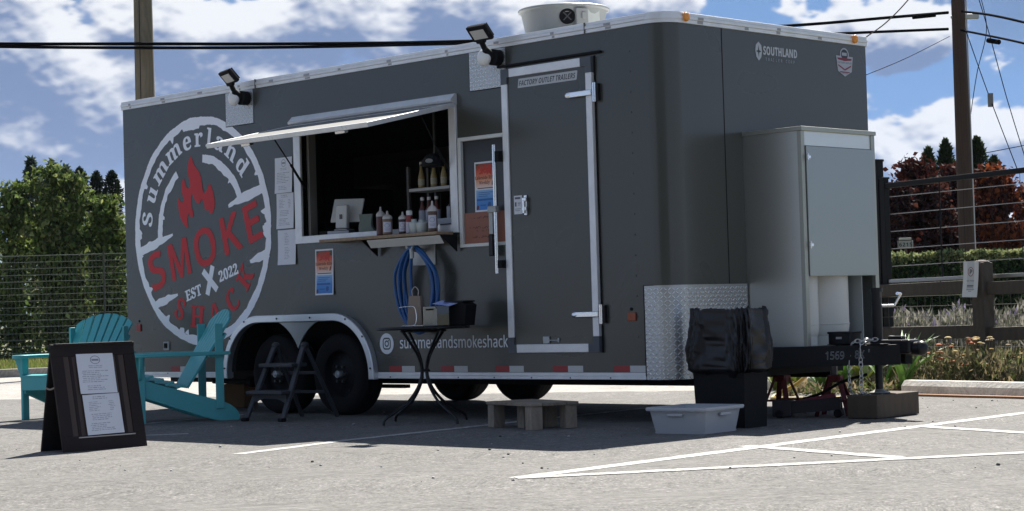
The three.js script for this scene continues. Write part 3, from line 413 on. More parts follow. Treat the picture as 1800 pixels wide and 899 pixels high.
// tongue, jack, chains
{
  const A = V(1.12, .446, -1.22);
  const bm = (z) => { const a = V(-.6, .446, z), b = V(1.08, .446, -1.22 + (z > -1.2 ? .05 : -.05)); return beam(a, b, .055, .143, V(0, 1, 0), .004); };
  const chalk = canvasTex(512, 128, (x, w, h) => { x.clearRect(0, 0, w, h); x.strokeStyle = 'rgba(150,155,160,.85)'; x.lineWidth = 3; x.lineCap = 'round'; x.font = '84px sans-serif'; x.fillStyle = 'rgba(150,155,160,.75)'; x.lineWidth = 3; const t = '1569'; x.setTransform(.9, 0, -.06, 1, 6, 0); x.strokeText(t, 20, 92); x.strokeText('8X', 300, 88); x.strokeText('\'', 425, 80); });
  const t = part('tongue_beam', bm(-.12), M.blackSteel, T); part('tongue_beam', bm(-2.32), M.blackSteel, T);
  // writing chalked on the near beam
  const a = V(-.6, .446, -.12), b = V(1.08, .446, -1.17), d = b.clone().sub(a).normalize(); const ang = Math.atan2(-d.z, d.x); const n = V(-d.z, 0, d.x).normalize(); if (n.z < 0) n.negate();
  const c = V(.80, .448, -.12 - (.80 + .6) * (1.05 / 1.68)).addScaledVector(n, .0295);
  part('chalk_number', plate(.42, .115, 0, 0, 0).rotateY(ang).translate(c.x, c.y, c.z), new THREE.MeshStandardMaterial({ map: chalk, transparent: true, roughness: .95 }), t, { keepUV: true });
  part('coupler', [rbox(.34, .10, .14, .02, 1.0, .50, -1.22), cyl(.052, .045, .12, 0, 0, 0, 16).rotateZ(-Math.PI / 2).translate(1.17, .485, -1.22), new THREE.SphereGeometry(.052, 16, 10).translate(1.22, .488, -1.22), rbox(.12, .03, .05, .008, 1.02, .56, -1.22), beam([.96, .57, -1.22], [1.08, .555, -1.22], .03, .02)], M.blackGloss, T);
  part('coupler_plate', [span(.55, 1.02, .519, .525, -1.4, -1.04)], M.blackSteel, T);
  const j = part('tongue_jack', [cyl(.038, .038, .42, .86, .70, -1.22, 18), cyl(.045, .045, .03, .86, .905, -1.22, 18), cyl(.028, .028, .33, .86, .34, -1.22, 16), rbox(.16, .012, .14, .004, .86, .525, -1.22)], M.blackGloss, T);
  part('crank_handle', [bar([.88, .79, -1.25], [.955, .79, -1.30], .010), bar([.955, .79, -1.30], [1.0, .87, -1.32], .009), bar([1.0, .87, -1.32], [1.0, .875, -1.27], .011)], M.bright, j);
  part('jack_foot', [lathe([[.028, .20], [.05, .185], [.075, .178], [.075, .17], [0, .17]], 18).translate(.86, 0, -1.22)], std([.35, .35, .34], .5, .6), j);
  part('battery_box', [rbox(.19, .085, .14, .01, .66, .563, -1.1), rbox(.20, .016, .15, .006, .66, .607, -1.1)], M.blackGloss, T);
  part('box_label', plate(.05, .015, .66, .57, -1.0285), std([.4, .4, .4], .5), T, { keepUV: true });
  // two safety chains, link by link joined into one part each
  const link = (p, dir, roll) => { const g = new THREE.TorusGeometry(.013, .0036, 6, 12).scale(1, 1.55, 1); const m = new THREE.Matrix4().makeRotationFromQuaternion(new THREE.Quaternion().setFromUnitVectors(V(0, 1, 0), dir).multiply(new THREE.Quaternion().setFromAxisAngle(V(0, 1, 0), roll))); m.setPosition(p.x, p.y, p.z); return g.applyMatrix4(m); };
  const chain = (pts, nm) => { const c = new THREE.CatmullRomCurve3(pts.map((q) => V(...q))), L = c.getLength(), n = Math.round(L / .031), g = []; for (let i = 0; i < n; i++) g.push(link(c.getPointAt((i + .5) / n), c.getTangentAt((i + .5) / n), i % 2 * Math.PI / 2 + .4)); part(nm, g, std([.52, .52, .5], .35, .9), T); };
  chain([[.95, .555, -1.08], [.86, .55, -1.04], [.80, .535, -1.0], [.79, .42, -.965], [.79, .25, -.96], [.80, .17, -.98], [.86, .16, -1.0]], 'safety_chain');
  chain([[.93, .555, -1.10], [.88, .545, -1.03], [.865, .52, -1.0], [.868, .40, -.99], [.872, .28, -.985], [.868, .19, -.99], [.9, .16, -1.05]], 'safety_chain');
  part('wiring_cable', tube([[.7, .3, -1.3], [.5, .24, -1.25], [.38, .17, -1.2], [.2, .12, -1.2]], .011), M.black, T);
}
// steel cupboard for the gas bottles on the tongue
{
  M.trimGrey = std([.38, .39, .35], .4, .6);
  const x1 = .52, z0 = -.847, z1 = -1.747, y0 = .515, y1 = 2.09;
  const c = part('gas_cupboard', [span(0, x1, y0, y1 - .03, z0 - .004, z0), span(0, x1, y0, y1 - .03, z1, z1 + .004), span(.0, x1, y0, y0 + .004, z1 + .004, z0 - .004)], M.stainless, T);
  part('cupboard_lid', [rspan(-.002, x1 + .018, y1 - .032, y1, z1 - .012, z0 + .012, .004)], M.trimGrey, c);
  part('cupboard_stile', [rspan(x1 - .03, x1 + .006, y0, y1 - .032, z0 - .035, z0 + .006, .003)], M.trimGrey, c); part('cupboard_stile', [rspan(x1 - .03, x1 + .006, y0, y1 - .032, z1 - .006, z1 + .04, .003)], M.trimGrey, c);
  part('cupboard_header', span(x1 - .01, x1 - .002, 1.955, y1 - .032, z1 + .04, z0 - .035), M.stainless, c);
  const d = part('cupboard_door', [rspan(x1 + .0, x1 + .016, 1.017, 1.95, z1 + .03, z0 - .04, .003)], std([.33, .355, .345], .32, .8, { bumpMap: brushed, bumpScale: .001 }), c);
  for (const y of [1.87, 1.24]) part('door_latch', [rspan(x1 + .014, x1 + .03, y - .012, y + .012, z0 - .075, z0 - .035, .003), cyl(.006, .006, .05, x1 + .03, y, z0 - .04, 8)], M.bright, d);
  part('cupboard_divider', span(.02, x1 - .005, y0 + .004, 1.95, z1 + .20, z1 + .205), M.galv, c);
  part('cupboard_back', span(.002, .008, y0, 2.05, z1 + .005, z0 - .005), M.galv, c);
}

// ---------- flat print on the trailer ----------
const RED = '#c2141d', WHITE = '#eef1f8';
{ // round logo, 2.12 m across the plate
  const S = 1400, k = S / 2.12;
  const logo = canvasTex(S, S, (x) => {
    x.clearRect(0, 0, S, S); const r = rng(17);
    const P = (a, rad) => [S / 2 + Math.cos(a) * rad * k, S / 2 - Math.sin(a) * rad * k];
    const rot = 14.2 * Math.PI / 180;
    const rough = (pts) => { x.beginPath(); pts.forEach((p, i) => i ? x.lineTo(...p) : x.moveTo(...p)); x.closePath(); x.fill(); };
    const arc = (a0, a1, ri, ro, amp, n) => { const o = [], q = []; for (let i = 0; i <= n; i++) { const a = a0 + (a1 - a0) * i / n; const w = amp * (fbm(a * 9, ri * 7, 2, 3) + (r() - .5) * .25); o.push(P(a, ro + w * .6)); q.push(P(a, ri - amp * fbm(a * 11, 5, ro * 9, 3) - (n3(a * 14, 8, 1) > .62 ? amp * 1.6 : 0))); } rough([...o, ...q.reverse()]); };
    x.fillStyle = WHITE;
    arc(0, Math.PI * 2, .958, 1.032, .02, 420);
    // inner arcs and bands lie in the tilted frame
    x.save(); x.translate(S / 2, S / 2); x.rotate(-rot); x.translate(-S / 2, -S / 2);
    arc(108 * Math.PI / 180, 173 * Math.PI / 180, .595, .662, .016, 80); arc(8 * Math.PI / 180, 71 * Math.PI / 180, .61, .69, .016, 80);
    const band = (x0, x1, y, h, tipLeft) => { const o = [], q = []; for (let i = 0; i <= 30; i++) { const t = i / 30, X = x0 + (x1 - x0) * t; const hh = h * (tipLeft ? .35 + .65 * Math.min(1, t * 2.2) : .35 + .65 * Math.min(1, (1 - t) * 2.2)); o.push([S / 2 + X * k, S / 2 - (y + hh / 2 + .008 * n3(X * 20, y, 2)) * k]); q.push([S / 2 + X * k, S / 2 - (y - hh / 2 + .008 * n3(X * 20, y, 9)) * k]); } rough([...o, ...q.reverse()]); };
    band(-1.0, -.42, .09, .085, false); band(.46, .99, .09, .085, true); band(-.89, -.50, -.455, .075, false); band(.62, .90, -.475, .075, true);
    for (const [a, rr, l] of [[100, .95, .06], [163, .95, .05], [197, .95, .05], [220, .95, .06], [352, .95, .07], [340, .95, .05], [240, .95, .05]]) { const t = a * Math.PI / 180; rough([P(t - .02, .965), P(t + .05, .965), P(t + .035, .965 - l), P(t + .012, .965 - l * .8)]); }
    const label = (ch, a, rad, size, font, col, flip, sx = 1) => { x.save(); const p = P(a, rad); x.translate(...p); x.rotate(flip ? Math.PI * 1.5 - a : Math.PI / 2 - a); x.scale(sx, 1); x.font = font.replace('SZ', Math.round(size * k)); x.textAlign = 'center'; x.textBaseline = 'alphabetic'; x.fillStyle = col; x.strokeStyle = col; x.lineWidth = size * k * .02; x.lineJoin = 'round'; x.fillText(ch, 0, 0); x.strokeText(ch, 0, 0); x.restore(); };
    [...'Summerland'].forEach((ch, i) => { const as = [155.5, 139.5, 122, 103.5, 88, 75.5, 64.5, 53.5, 40, 26]; label(ch, as[i] * Math.PI / 180, .762, .222, 'bold SZpx serif', WHITE, false, 1.12); });
    [...'SHACK'].forEach((ch, i) => { const as = [230, 250, 270, 290.5, 311]; label(ch, as[i] * Math.PI / 180, .875, .27, 'bold SZpx serif', RED, true, 1.0); });
    // SMOKE, hand-cut letters
    x.save(); x.translate(S / 2, S / 2); x.fillStyle = RED; x.strokeStyle = RED; x.lineWidth = .022 * k; x.lineJoin = 'round'; x.font = Math.round(.45 * k) + 'px sans-serif'; x.textAlign = 'center';
    [['S', -.75, -.315, -3], ['M', -.39, -.315, 1], ['O', .02, -.32, 0], ['K', .40, -.315, 0], ['E', .75, -.315, -2]].forEach(([ch, px, py, tw]) => { x.save(); x.translate(px * k, -py * k); x.rotate(tw * Math.PI / 180); x.scale(ch === 'O' ? 1.08 : ch === 'M' ? .95 : 1.12, 1); x.fillText(ch, 0, 0); x.strokeText(ch, 0, 0); x.restore(); });
    x.fillStyle = WHITE; x.strokeStyle = WHITE; x.font = 'bold ' + Math.round(.132 * k) + 'px serif'; x.lineWidth = .006 * k; x.fillText('EST', -.265 * k, .555 * k); x.strokeText('EST', -.265 * k, .555 * k); x.fillText('2022', .29 * k, .525 * k); x.strokeText('2022', .29 * k, .525 * k);
    x.lineWidth = .062 * k; x.lineCap = 'butt'; x.beginPath(); x.moveTo(-.07 * k, .36 * k); x.lineTo(.09 * k, .58 * k); x.moveTo(.085 * k, .355 * k); x.lineTo(-.065 * k, .585 * k); x.stroke(); x.restore();
    x.restore();
    // flame
    const fl = [[-.121, .704], [-.077, .595], [.009, .529], [.041, .435], [.046, .349], [.096, .327], [.155, .441], [.219, .306], [.228, .201], [.164, .12], [.123, .194], [.078, .164], [.06, .263], [.021, .285], [-.008, .231], [-.073, .271], [-.124, .367], [-.135, .222], [-.099, .174], [-.112, .122], [-.15, .128], [-.175, .178], [-.201, .1], [-.183, .04], [-.204, .025], [-.299, .112], [-.334, .221], [-.34, .334], [-.286, .264], [-.234, .281], [-.271, .35], [-.279, .43], [-.237, .51], [-.212, .413], [-.162, .385], [-.133, .421], [-.174, .529], [-.167, .622]].map((p) => [S / 2 + p[0] * k, S / 2 - p[1] * k]);
    x.fillStyle = RED; x.beginPath(); const n = fl.length; for (let i = 0; i < n; i++) { const a = fl[i], b = fl[(i + 1) % n], m = [(a[0] + b[0]) / 2, (a[1] + b[1]) / 2]; i ? x.quadraticCurveTo(...a, ...m) : x.moveTo(...m); } { const a = fl[0], b = fl[1]; x.quadraticCurveTo(...a, (a[0] + b[0]) / 2, (a[1] + b[1]) / 2); } x.fill();
  });
  const m = new THREE.MeshStandardMaterial({ map: logo, transparent: true, roughness: .5 });
  part('logo_decal', plate(2.12, 2.12, -5.545, 1.640, .0025), m, T, { keepUV: true });
}
{ // social handle
  const tex = canvasTex(1024, 128, (x, w, h) => { x.clearRect(0, 0, w, h); x.fillStyle = '#e2e6ea'; x.font = '104px sans-serif'; x.textBaseline = 'alphabetic'; const t = 'summerlandsmokeshack', m = x.measureText(t).width; x.scale(1010 / m, 1.1); x.strokeStyle = '#e2e6ea'; x.lineWidth = 2.5; x.fillText(t, 6, 93); x.strokeText(t, 6, 93); });
  part('handle_text', plate(1.255, .135, -2.268, .60, .0025), new THREE.MeshStandardMaterial({ map: tex, transparent: true, roughness: .5 }), T, { keepUV: true });
  const ic = canvasTex(256, 256, (x, w) => { x.clearRect(0, 0, w, w); x.fillStyle = '#e2e6ea'; x.beginPath(); x.arc(128, 128, 122, 0, 7); x.fill(); x.strokeStyle = '#2c3136'; x.lineWidth = 16; x.beginPath(); x.roundRect(66, 66, 124, 124, 36); x.stroke(); x.beginPath(); x.arc(128, 128, 30, 0, 7); x.stroke(); x.fillStyle = '#2c3136'; x.beginPath(); x.arc(163, 93, 9, 0, 7); x.fill(); });
  part('handle_icon', plate(.178, .178, -3.045, .597, .0025), new THREE.MeshStandardMaterial({ map: ic, transparent: true, roughness: .5 }), T, { keepUV: true });
  const sl = canvasTex(512, 160, (x, w, h) => { x.clearRect(0, 0, w, h); x.fillStyle = '#aeb3b8'; x.beginPath(); x.moveTo(54, 10); x.lineTo(86, 34); x.lineTo(92, 76); x.lineTo(82, 118); x.lineTo(54, 144); x.lineTo(26, 118); x.lineTo(16, 76); x.lineTo(24, 34); x.closePath(); x.fill(); x.fillStyle = '#30373e'; x.beginPath(); x.moveTo(54, 34); x.lineTo(61, 70); x.lineTo(84, 78); x.lineTo(61, 86); x.lineTo(54, 122); x.lineTo(47, 86); x.lineTo(24, 78); x.lineTo(47, 70); x.closePath(); x.fill(); x.beginPath(); x.arc(54, 78, 9, 0, 7); x.fill(); x.fillStyle = '#b6babf'; x.font = 'bold 80px sans-serif'; const t = 'SOUTHLAND', m = x.measureText(t).width; x.save(); x.translate(104, 96); x.scale(396 / m, 1); x.fillText(t, 0, 0); x.strokeStyle = '#b6babf'; x.lineWidth = 3; x.strokeText(t, 0, 0); x.restore(); x.fillStyle = '#8d939a'; x.font = 'bold 34px sans-serif'; [...'TRAILER CORP'].forEach((c, i) => x.fillText(c, 128 + i * 29, 140)); });
  part('maker_logo', plate(.545, .17, .0025, 2.70, -1.28, Math.PI / 2), new THREE.MeshStandardMaterial({ map: sl, transparent: true, roughness: .5 }), T, { keepUV: true });
  const bd = canvasTex(256, 256, (x, w, h) => { x.clearRect(0, 0, w, h); x.fillStyle = '#a6a9b2'; x.beginPath(); x.moveTo(20, 76); x.lineTo(236, 76); x.lineTo(216, 206); x.lineTo(128, 250); x.lineTo(40, 206); x.closePath(); x.fill(); x.beginPath(); x.arc(128, 62, 56, 0, 7); x.fill(); x.fillStyle = '#262c36'; x.beginPath(); x.arc(128, 62, 44, 0, 7); x.fill(); x.fillStyle = '#a6a9b2'; x.fillRect(96, 46, 62, 26); x.fillStyle = '#7a1f35'; x.beginPath(); x.moveTo(36, 92); x.lineTo(220, 92); x.lineTo(216, 108); x.lineTo(128, 118); x.lineTo(40, 108); x.fill(); x.beginPath(); x.moveTo(44, 148); x.lineTo(128, 186); x.lineTo(212, 148); x.lineTo(210, 162); x.lineTo(128, 200); x.lineTo(46, 162); x.fill(); x.fillRect(66, 208, 124, 9); x.fillStyle = '#5d6170'; x.font = 'bold 22px sans-serif'; x.textAlign = 'center'; x.fillText('FACTORY OUTLET', 128, 140); x.font = 'bold 17px sans-serif'; x.fillText('TRAILERS', 128, 228); });
  part('shield_badge', plate(.265, .235, .0025, 2.695, -2.15, Math.PI / 2), new THREE.MeshStandardMaterial({ map: bd, transparent: true, roughness: .5 }), T, { keepUV: true });
}
// a sheet of paper with a slight curl, facing +z, its lower edge free
function sheetGeo(w, h, x, y, z, curl, seed) { const g = new THREE.PlaneGeometry(w, h, 6, 10), p = g.attributes.position; for (let i = 0; i < p.count; i++) { const a = p.getX(i) / w, b = p.getY(i) / h; p.setZ(i, curl * (.5 - b) ** 2 + .002 * n3(a * 3 + seed, b * 3, 1)); } g.computeVertexNormals(); return g.translate(x, y, z + .004); }
function scribble(x, x0, y0, w, n, step, r, al = .5) { for (let i = 0; i < n; i++) { let p = x0 + r() * 12, end = x0 + w * (.55 + .45 * r()); while (p < end) { const l = 8 + r() * 26; x.fillStyle = `rgba(60,64,76,${al * (.6 + .4 * r())})`; x.fillRect(p, y0 + i * step, Math.min(l, end - p), step * .36); p += l + 5; } } }
const menuTex = [1, 2, 3].map((s) => canvasTex(256, 330, (x, w, h) => { const r = rng(60 + s); x.fillStyle = '#dcdfe6'; x.fillRect(0, 0, w, h); if (s === 1) { x.strokeStyle = 'rgba(70,74,86,.75)'; x.lineWidth = 4; x.beginPath(); x.arc(128, 52, 32, 0, 7); x.stroke(); x.fillStyle = 'rgba(70,74,86,.55)'; x.fillRect(104, 44, 48, 16); scribble(x, 70, 98, 120, 2, 14, r); scribble(x, 24, 140, 200, 7, 15, r); scribble(x, 50, 264, 160, 3, 15, r); } else if (s === 2) { scribble(x, 60, 18, 150, 2, 15, r); scribble(x, 26, 60, 120, 6, 14, r); scribble(x, 170, 60, 50, 6, 14, r); scribble(x, 40, 160, 150, 4, 15, r); scribble(x, 26, 236, 180, 5, 14, r); } else { scribble(x, 90, 30, 80, 8, 15, r, .4); scribble(x, 90, 165, 90, 8, 15, r, .4); } }));
const menuMat = menuTex.map((t) => printMat(t, { side: THREE.DoubleSide, roughness: .75 }));
[['top menu sheet with round emblem in column beside serving window', -4.32, 2.055, .235, .305], ['middle menu sheet with price columns in column beside serving window', -4.31, 1.748, .235, .305], ['lowest menu sheet with narrow text in column beside serving window', -4.30, 1.435, .245, .30]].forEach(([l, x, y, w, h], i) => single('menu_sheet', l, 'menu sheet', sheetGeo(w, h, x, y, 0, .012, i), menuMat[i], [0, 0, 0], 0, 'menu sheets beside the serving window', { keepUV: true }));
const posterTex = canvasTex(256, 400, (x, w, h) => { x.fillStyle = '#dfe1e6'; x.fillRect(0, 0, w, h); const g = x.createLinearGradient(0, 14, 0, 205); g.addColorStop(0, '#8a4536'); g.addColorStop(.3, '#c9573f'); g.addColorStop(.7, '#dd9a78'); g.addColorStop(1, '#e7cfc6'); x.fillStyle = g; x.fillRect(14, 14, 228, 192); x.fillStyle = '#37543a'; x.fillRect(14, 14, 34, 36); x.fillRect(196, 14, 46, 44); x.fillStyle = '#c23a2e'; const r = rng(4); for (let i = 0; i < 26; i++) { x.beginPath(); x.ellipse(44 + r() * 160, 36 + r() * 56, 12 + r() * 20, 8, r() * 3, 0, 7); x.fill(); } const b = x.createLinearGradient(0, 230, 0, 390); b.addColorStop(0, '#8fb6dd'); b.addColorStop(.5, '#4f8fd2'); b.addColorStop(1, '#3f7fca'); x.fillStyle = b; x.fillRect(14, 226, 228, 160); x.fillStyle = '#3a1c1a'; x.font = 'bold 34px serif'; x.textAlign = 'center'; x.fillText('Lakeside Ribs', 122, 140); x.fillText('Weekly', 116, 180); x.fillStyle = '#6a4b44'; x.fillRect(30, 208, 200, 8); x.fillStyle = 'rgba(30,70,130,.6)'; for (let i = 0; i < 3; i++) x.fillRect(40, 244 + i * 15, 170 - i * 30, 6); x.fillRect(22, 296, 190, 16); x.beginPath(); x.arc(170, 346, 22, 0, 7); x.fill(); x.fillRect(60, 344, 70, 8); x.fillStyle = '#6b3a2c'; x.beginPath(); x.ellipse(30, 366, 14, 20, .3, 0, 7); x.fill(); x.beginPath(); x.ellipse(214, 172, 9, 22, .4, 0, 7); x.fill(); });
const posterMat = printMat(posterTex, { side: THREE.DoubleSide, roughness: .6 });
single('poster', 'red and blue poster taped to the wall below the serving window', 'poster', sheetGeo(.235, .385, -3.805, 1.205, 0, .012, 6), posterMat, [0, 0, 0], 0, undefined, { keepUV: true });
single('poster', 'red and blue poster taped inside the small hatch frame', 'poster', sheetGeo(.235, .385, -1.855, 1.795, -.012, .004, 7), posterMat, [0, 0, 0], 0, undefined, { keepUV: true });
single('kraft_note', 'brown paper note with handwritten lines below the hatch poster', 'paper note', sheetGeo(.45, .25, -1.87, 1.475, -.008, .003, 8), printMat(canvasTex(512, 290, (x, w, h) => { x.fillStyle = '#94604e'; x.fillRect(0, 0, w, h); const r = rng(9); x.strokeStyle = 'rgba(50,28,24,.85)'; x.lineWidth = 4; for (const [y, a, b] of [[46, 90, 400], [136, 60, 350], [166, 150, 420], [220, 80, 400]]) { x.beginPath(); let p = a; x.moveTo(p, y); while (p < b) { p += 7; if (r() < .16) { p += 16; x.moveTo(p, y); } x.lineTo(p, y + (r() - .5) * 22); } x.stroke(); } })), [0, 0, 0], 0, undefined, { keepUV: true });

// ---------- things on and round the trailer ----------
// gas bottles in the cupboard
{
  const c = thing('gas_cylinder', 'white gas bottle in the steel cupboard, the wide one in front of the divider', 'gas cylinder', [.31, .519, -1.34], 0, 'gas bottles in the cupboard');
  const mt = std([.60, .60, .56], .5);
  part('bottle_body', lathe([[0, .05], [.15, .05], [.175, .075], [.185, .13], [.185, .62], [.17, .68], [.11, .74], [.04, .76], [0, .76]], 36), mt, c);
  part('foot_ring', lathe([[.165, 0], [.165, .07], [.158, .075], [.158, 0]], 32), mt, c);
  part('weld_seam', new THREE.TorusGeometry(.186, .004, 6, 40).rotateX(Math.PI / 2).translate(0, .15, 0), mt, c);
  part('valve_collar', [lathe([[.11, .74], [.115, .88], [.108, .88], [.10, .74]], 24), cyl(.02, .025, .1, 0, .8, 0, 12)], mt, c);
  copy(c, 'white gas bottle in the steel cupboard, half hidden by its near stile', [.34, .519, -1.0]).scale.set(.76, 1, .76);
}
// blue hose coiled on its hook
{
  const h = thing('garden_hose', 'coiled blue hose hanging from a hook plate below the serving window', 'hose', [0, 0, 0]);
  const m = phys([.012, .085, .26], .4, 0, {}); const r = rng(12), pts = [];
  for (let k = 0; k < 6; k++) for (let i = 0; i < 16; i++) { const a = i / 16 * Math.PI * 2 + Math.PI / 2, s = Math.sin(a), c = Math.cos(a); const rx = .17 + .022 * k * .8 - .03 + .02 * r() , top = 1.372 - .004 * k, bot = .72 - .010 * ((k * 3) % 5); const y = (top + bot) / 2 + s * (top - bot) / 2; const nx = rx * (1 - .35 * Math.max(0, s) ** 3); pts.push([-2.555 + c * nx * 1.05 + .012 * Math.sin(k * 2), y, .075 + .012 * (k % 3) + .03 * Math.max(0, s) + .006 * r()]); }
  part('hose_coil', new THREE.TubeGeometry(new THREE.CatmullRomCurve3(pts.map((p) => V(...p))), 520, .0135, 8), m, h);
  part('hose_end', tube([[-2.55, 1.30, .15], [-2.575, 1.22, .14], [-2.60, 1.1, .12], [-2.605, .9, .115], [-2.61, .78, .11]], .0135), m, h);
  part('hose_fitting', [bar([-2.55, 1.27, .147], [-2.545, 1.345, .155], .017, 12), bar([-2.545, 1.335, .155], [-2.52, 1.36, .16], .012)], M.galv, h);
}
// bottles and tubs on the counter
const CY = 1.467;
function sauceBottle(name, label, x, z, h, r, body, labelCol, group) {
  const t = thing(name, label, 'sauce bottle', [x, CY, z], .7, group);
  part('bottle_body', lathe([[0, 0], [r * .95, 0], [r, .012], [r, h * .62], [r * .92, h * .68]], 18), body, t);
  part('cap', lathe([[r * 1.02, h * .66], [r * 1.02, h * .74], [r * .75, h * .80], [r * .28, h * .86], [r * .16, h], [0, h]], 18), std([.55, .52, .49], .5), t);
  if (labelCol) part('bottle_label', new THREE.CylinderGeometry(r * 1.02, r * 1.02, h * .42, 14, 1, true, -.9, 1.9).translate(0, h * .33, 0), printMat(canvasTex(64, 96, (q, w, hh) => { q.fillStyle = '#c2c4d2'; q.fillRect(0, 0, w, hh); q.strokeStyle = '#7b80a0'; q.lineWidth = 3; q.beginPath(); q.arc(32, 34, 17, 0, 7); q.stroke(); q.fillStyle = '#8f93a8'; q.fillRect(12, 64, 40, 5); q.fillRect(16, 76, 32, 4); }), { side: THREE.DoubleSide }), t, { keepUV: true });
  return t;
}
const sq = (c) => phys(c, .35, 0, { transmission: .0 });
sauceBottle('sauce_bottle', 'tall squeeze bottle of dark red sauce, leftmost on the counter', -2.965, .10, .235, .036, sq([.10, .035, .03]), false, 'squeeze bottles on the counter');
sauceBottle('sauce_bottle', 'squeeze bottle of tan sauce with a white label on the counter', -2.85, .13, .195, .039, sq([.20, .12, .07]), true, 'squeeze bottles on the counter');
sauceBottle('sauce_bottle', 'dark sauce squeeze bottle with white label and grey cap on the counter', -2.70, .10, .18, .034, sq([.035, .015, .02]), true, 'squeeze bottles on the counter');
{ const t = thing('ketchup_bottle', 'red ketchup bottle with a white cap beside the white tubs', 'sauce bottle', [-2.62, CY, .10], .7); part('bottle_body', lathe([[0, 0], [.03, 0], [.032, .01], [.032, .10], [.022, .145], [.02, .15]], 18), sq([.22, .02, .012]), t); part('cap', lathe([[.024, .148], [.025, .18], [.02, .185], [0, .185]], 16), M.white, t); part('bottle_label', new THREE.CylinderGeometry(.033, .033, .085, 14, 1, true, -.9, 1.9).translate(0, .05, 0), std([.5, .5, .58], .6), t); }
{ const t = thing('condiment_tub', 'small white lidded tub between the ketchup and the taller tub', 'tub', [-2.55, CY, .115], 0, 'white tubs on the counter'); const m = std([.52, .56, .54], .45); part('tub_body', lathe([[0, 0], [.033, 0], [.038, .07], [.038, .075]], 20), m, t); part('lid', lathe([[.04, .072], [.041, .085], [.03, .09], [.022, .092], [.022, .112], [0, .112]], 20), m, t); const c2 = copy(t, 'wide white lidded tub on the counter, right of the small white tub', [-2.475, CY, .10]); c2.scale.set(1.2, .93, 1.2); }
sauceBottle('sauce_bottle', 'tall squeeze bottle of brown sauce with white label near counter end', -2.345, .105, .245, .038, sq([.11, .06, .045]), true, 'squeeze bottles on the counter');
single('salt_shaker', 'tiny white shaker standing at the right end of the counter', 'shaker', lathe([[0, 0], [.011, 0], [.012, .04], [.008, .055], [0, .056]], 12), M.white, [-2.255, CY, .12]);
single('paper_slip', 'white paper slip lying on the window sill right corner', 'paper slip', rbox(.16, .004, .07, .001), std([.55, .56, .58], .7), [-2.31, 1.522, -.03]);
// card reader stand
{
  const t = thing('card_terminal', 'white tablet till on a stand behind the window sill', 'till', [-3.74, 1.502, -.16], .3);
  const m = std([.62, .62, .60], .35);
  part('tablet', flat(rbox(.30, .21, .014, .006)).applyMatrix4(new THREE.Matrix4().makeRotationFromEuler(new THREE.Euler(-.32, 0, -.03)).setPosition(-.0, .22, -.07)), m, t);
  const st = part('stand', [flat(rbox(.115, .20, .05, .012)).applyMatrix4(new THREE.Matrix4().makeRotationX(-.06).setPosition(0, .165, .01)), rbox(.13, .02, .12, .006, 0, .05, -.01)], m, t);
  part('stand_emblem', flat(rbox(.028, .04, .003, .001)).applyMatrix4(new THREE.Matrix4().makeTranslation(0, .165, .0375)), std([.08, .08, .09], .4), st);
  part('till_base', rbox(.36, .05, .24, .006, 0, .024, -.02), M.black, t);
  part('till_label', rbox(.21, .035, .002, .001, .01, .026, .102), std([.45, .46, .50], .6), t);
}
{ const t = thing('napkin_pack', 'pale green folded bag of napkins right of the till', 'bag', [-3.42, 1.502, -.14], .4); part('bag_body', (() => { const g = new THREE.BoxGeometry(.15, .17, .07, 6, 6, 2).translate(0, .085, 0), p = g.attributes.position; for (let i = 0; i < p.count; i++) { const y = p.getY(i) / .17; p.setX(i, p.getX(i) * (1 - .25 * y) + .02 * n3(p.getX(i) * 30, y * 5, 1)); p.setZ(i, p.getZ(i) * (1 - .85 * y) + .012 * n3(p.getX(i) * 40, y * 7, 5)); } g.computeVertexNormals(); return g; })(), std([.20, .24, .20], .6), t); }
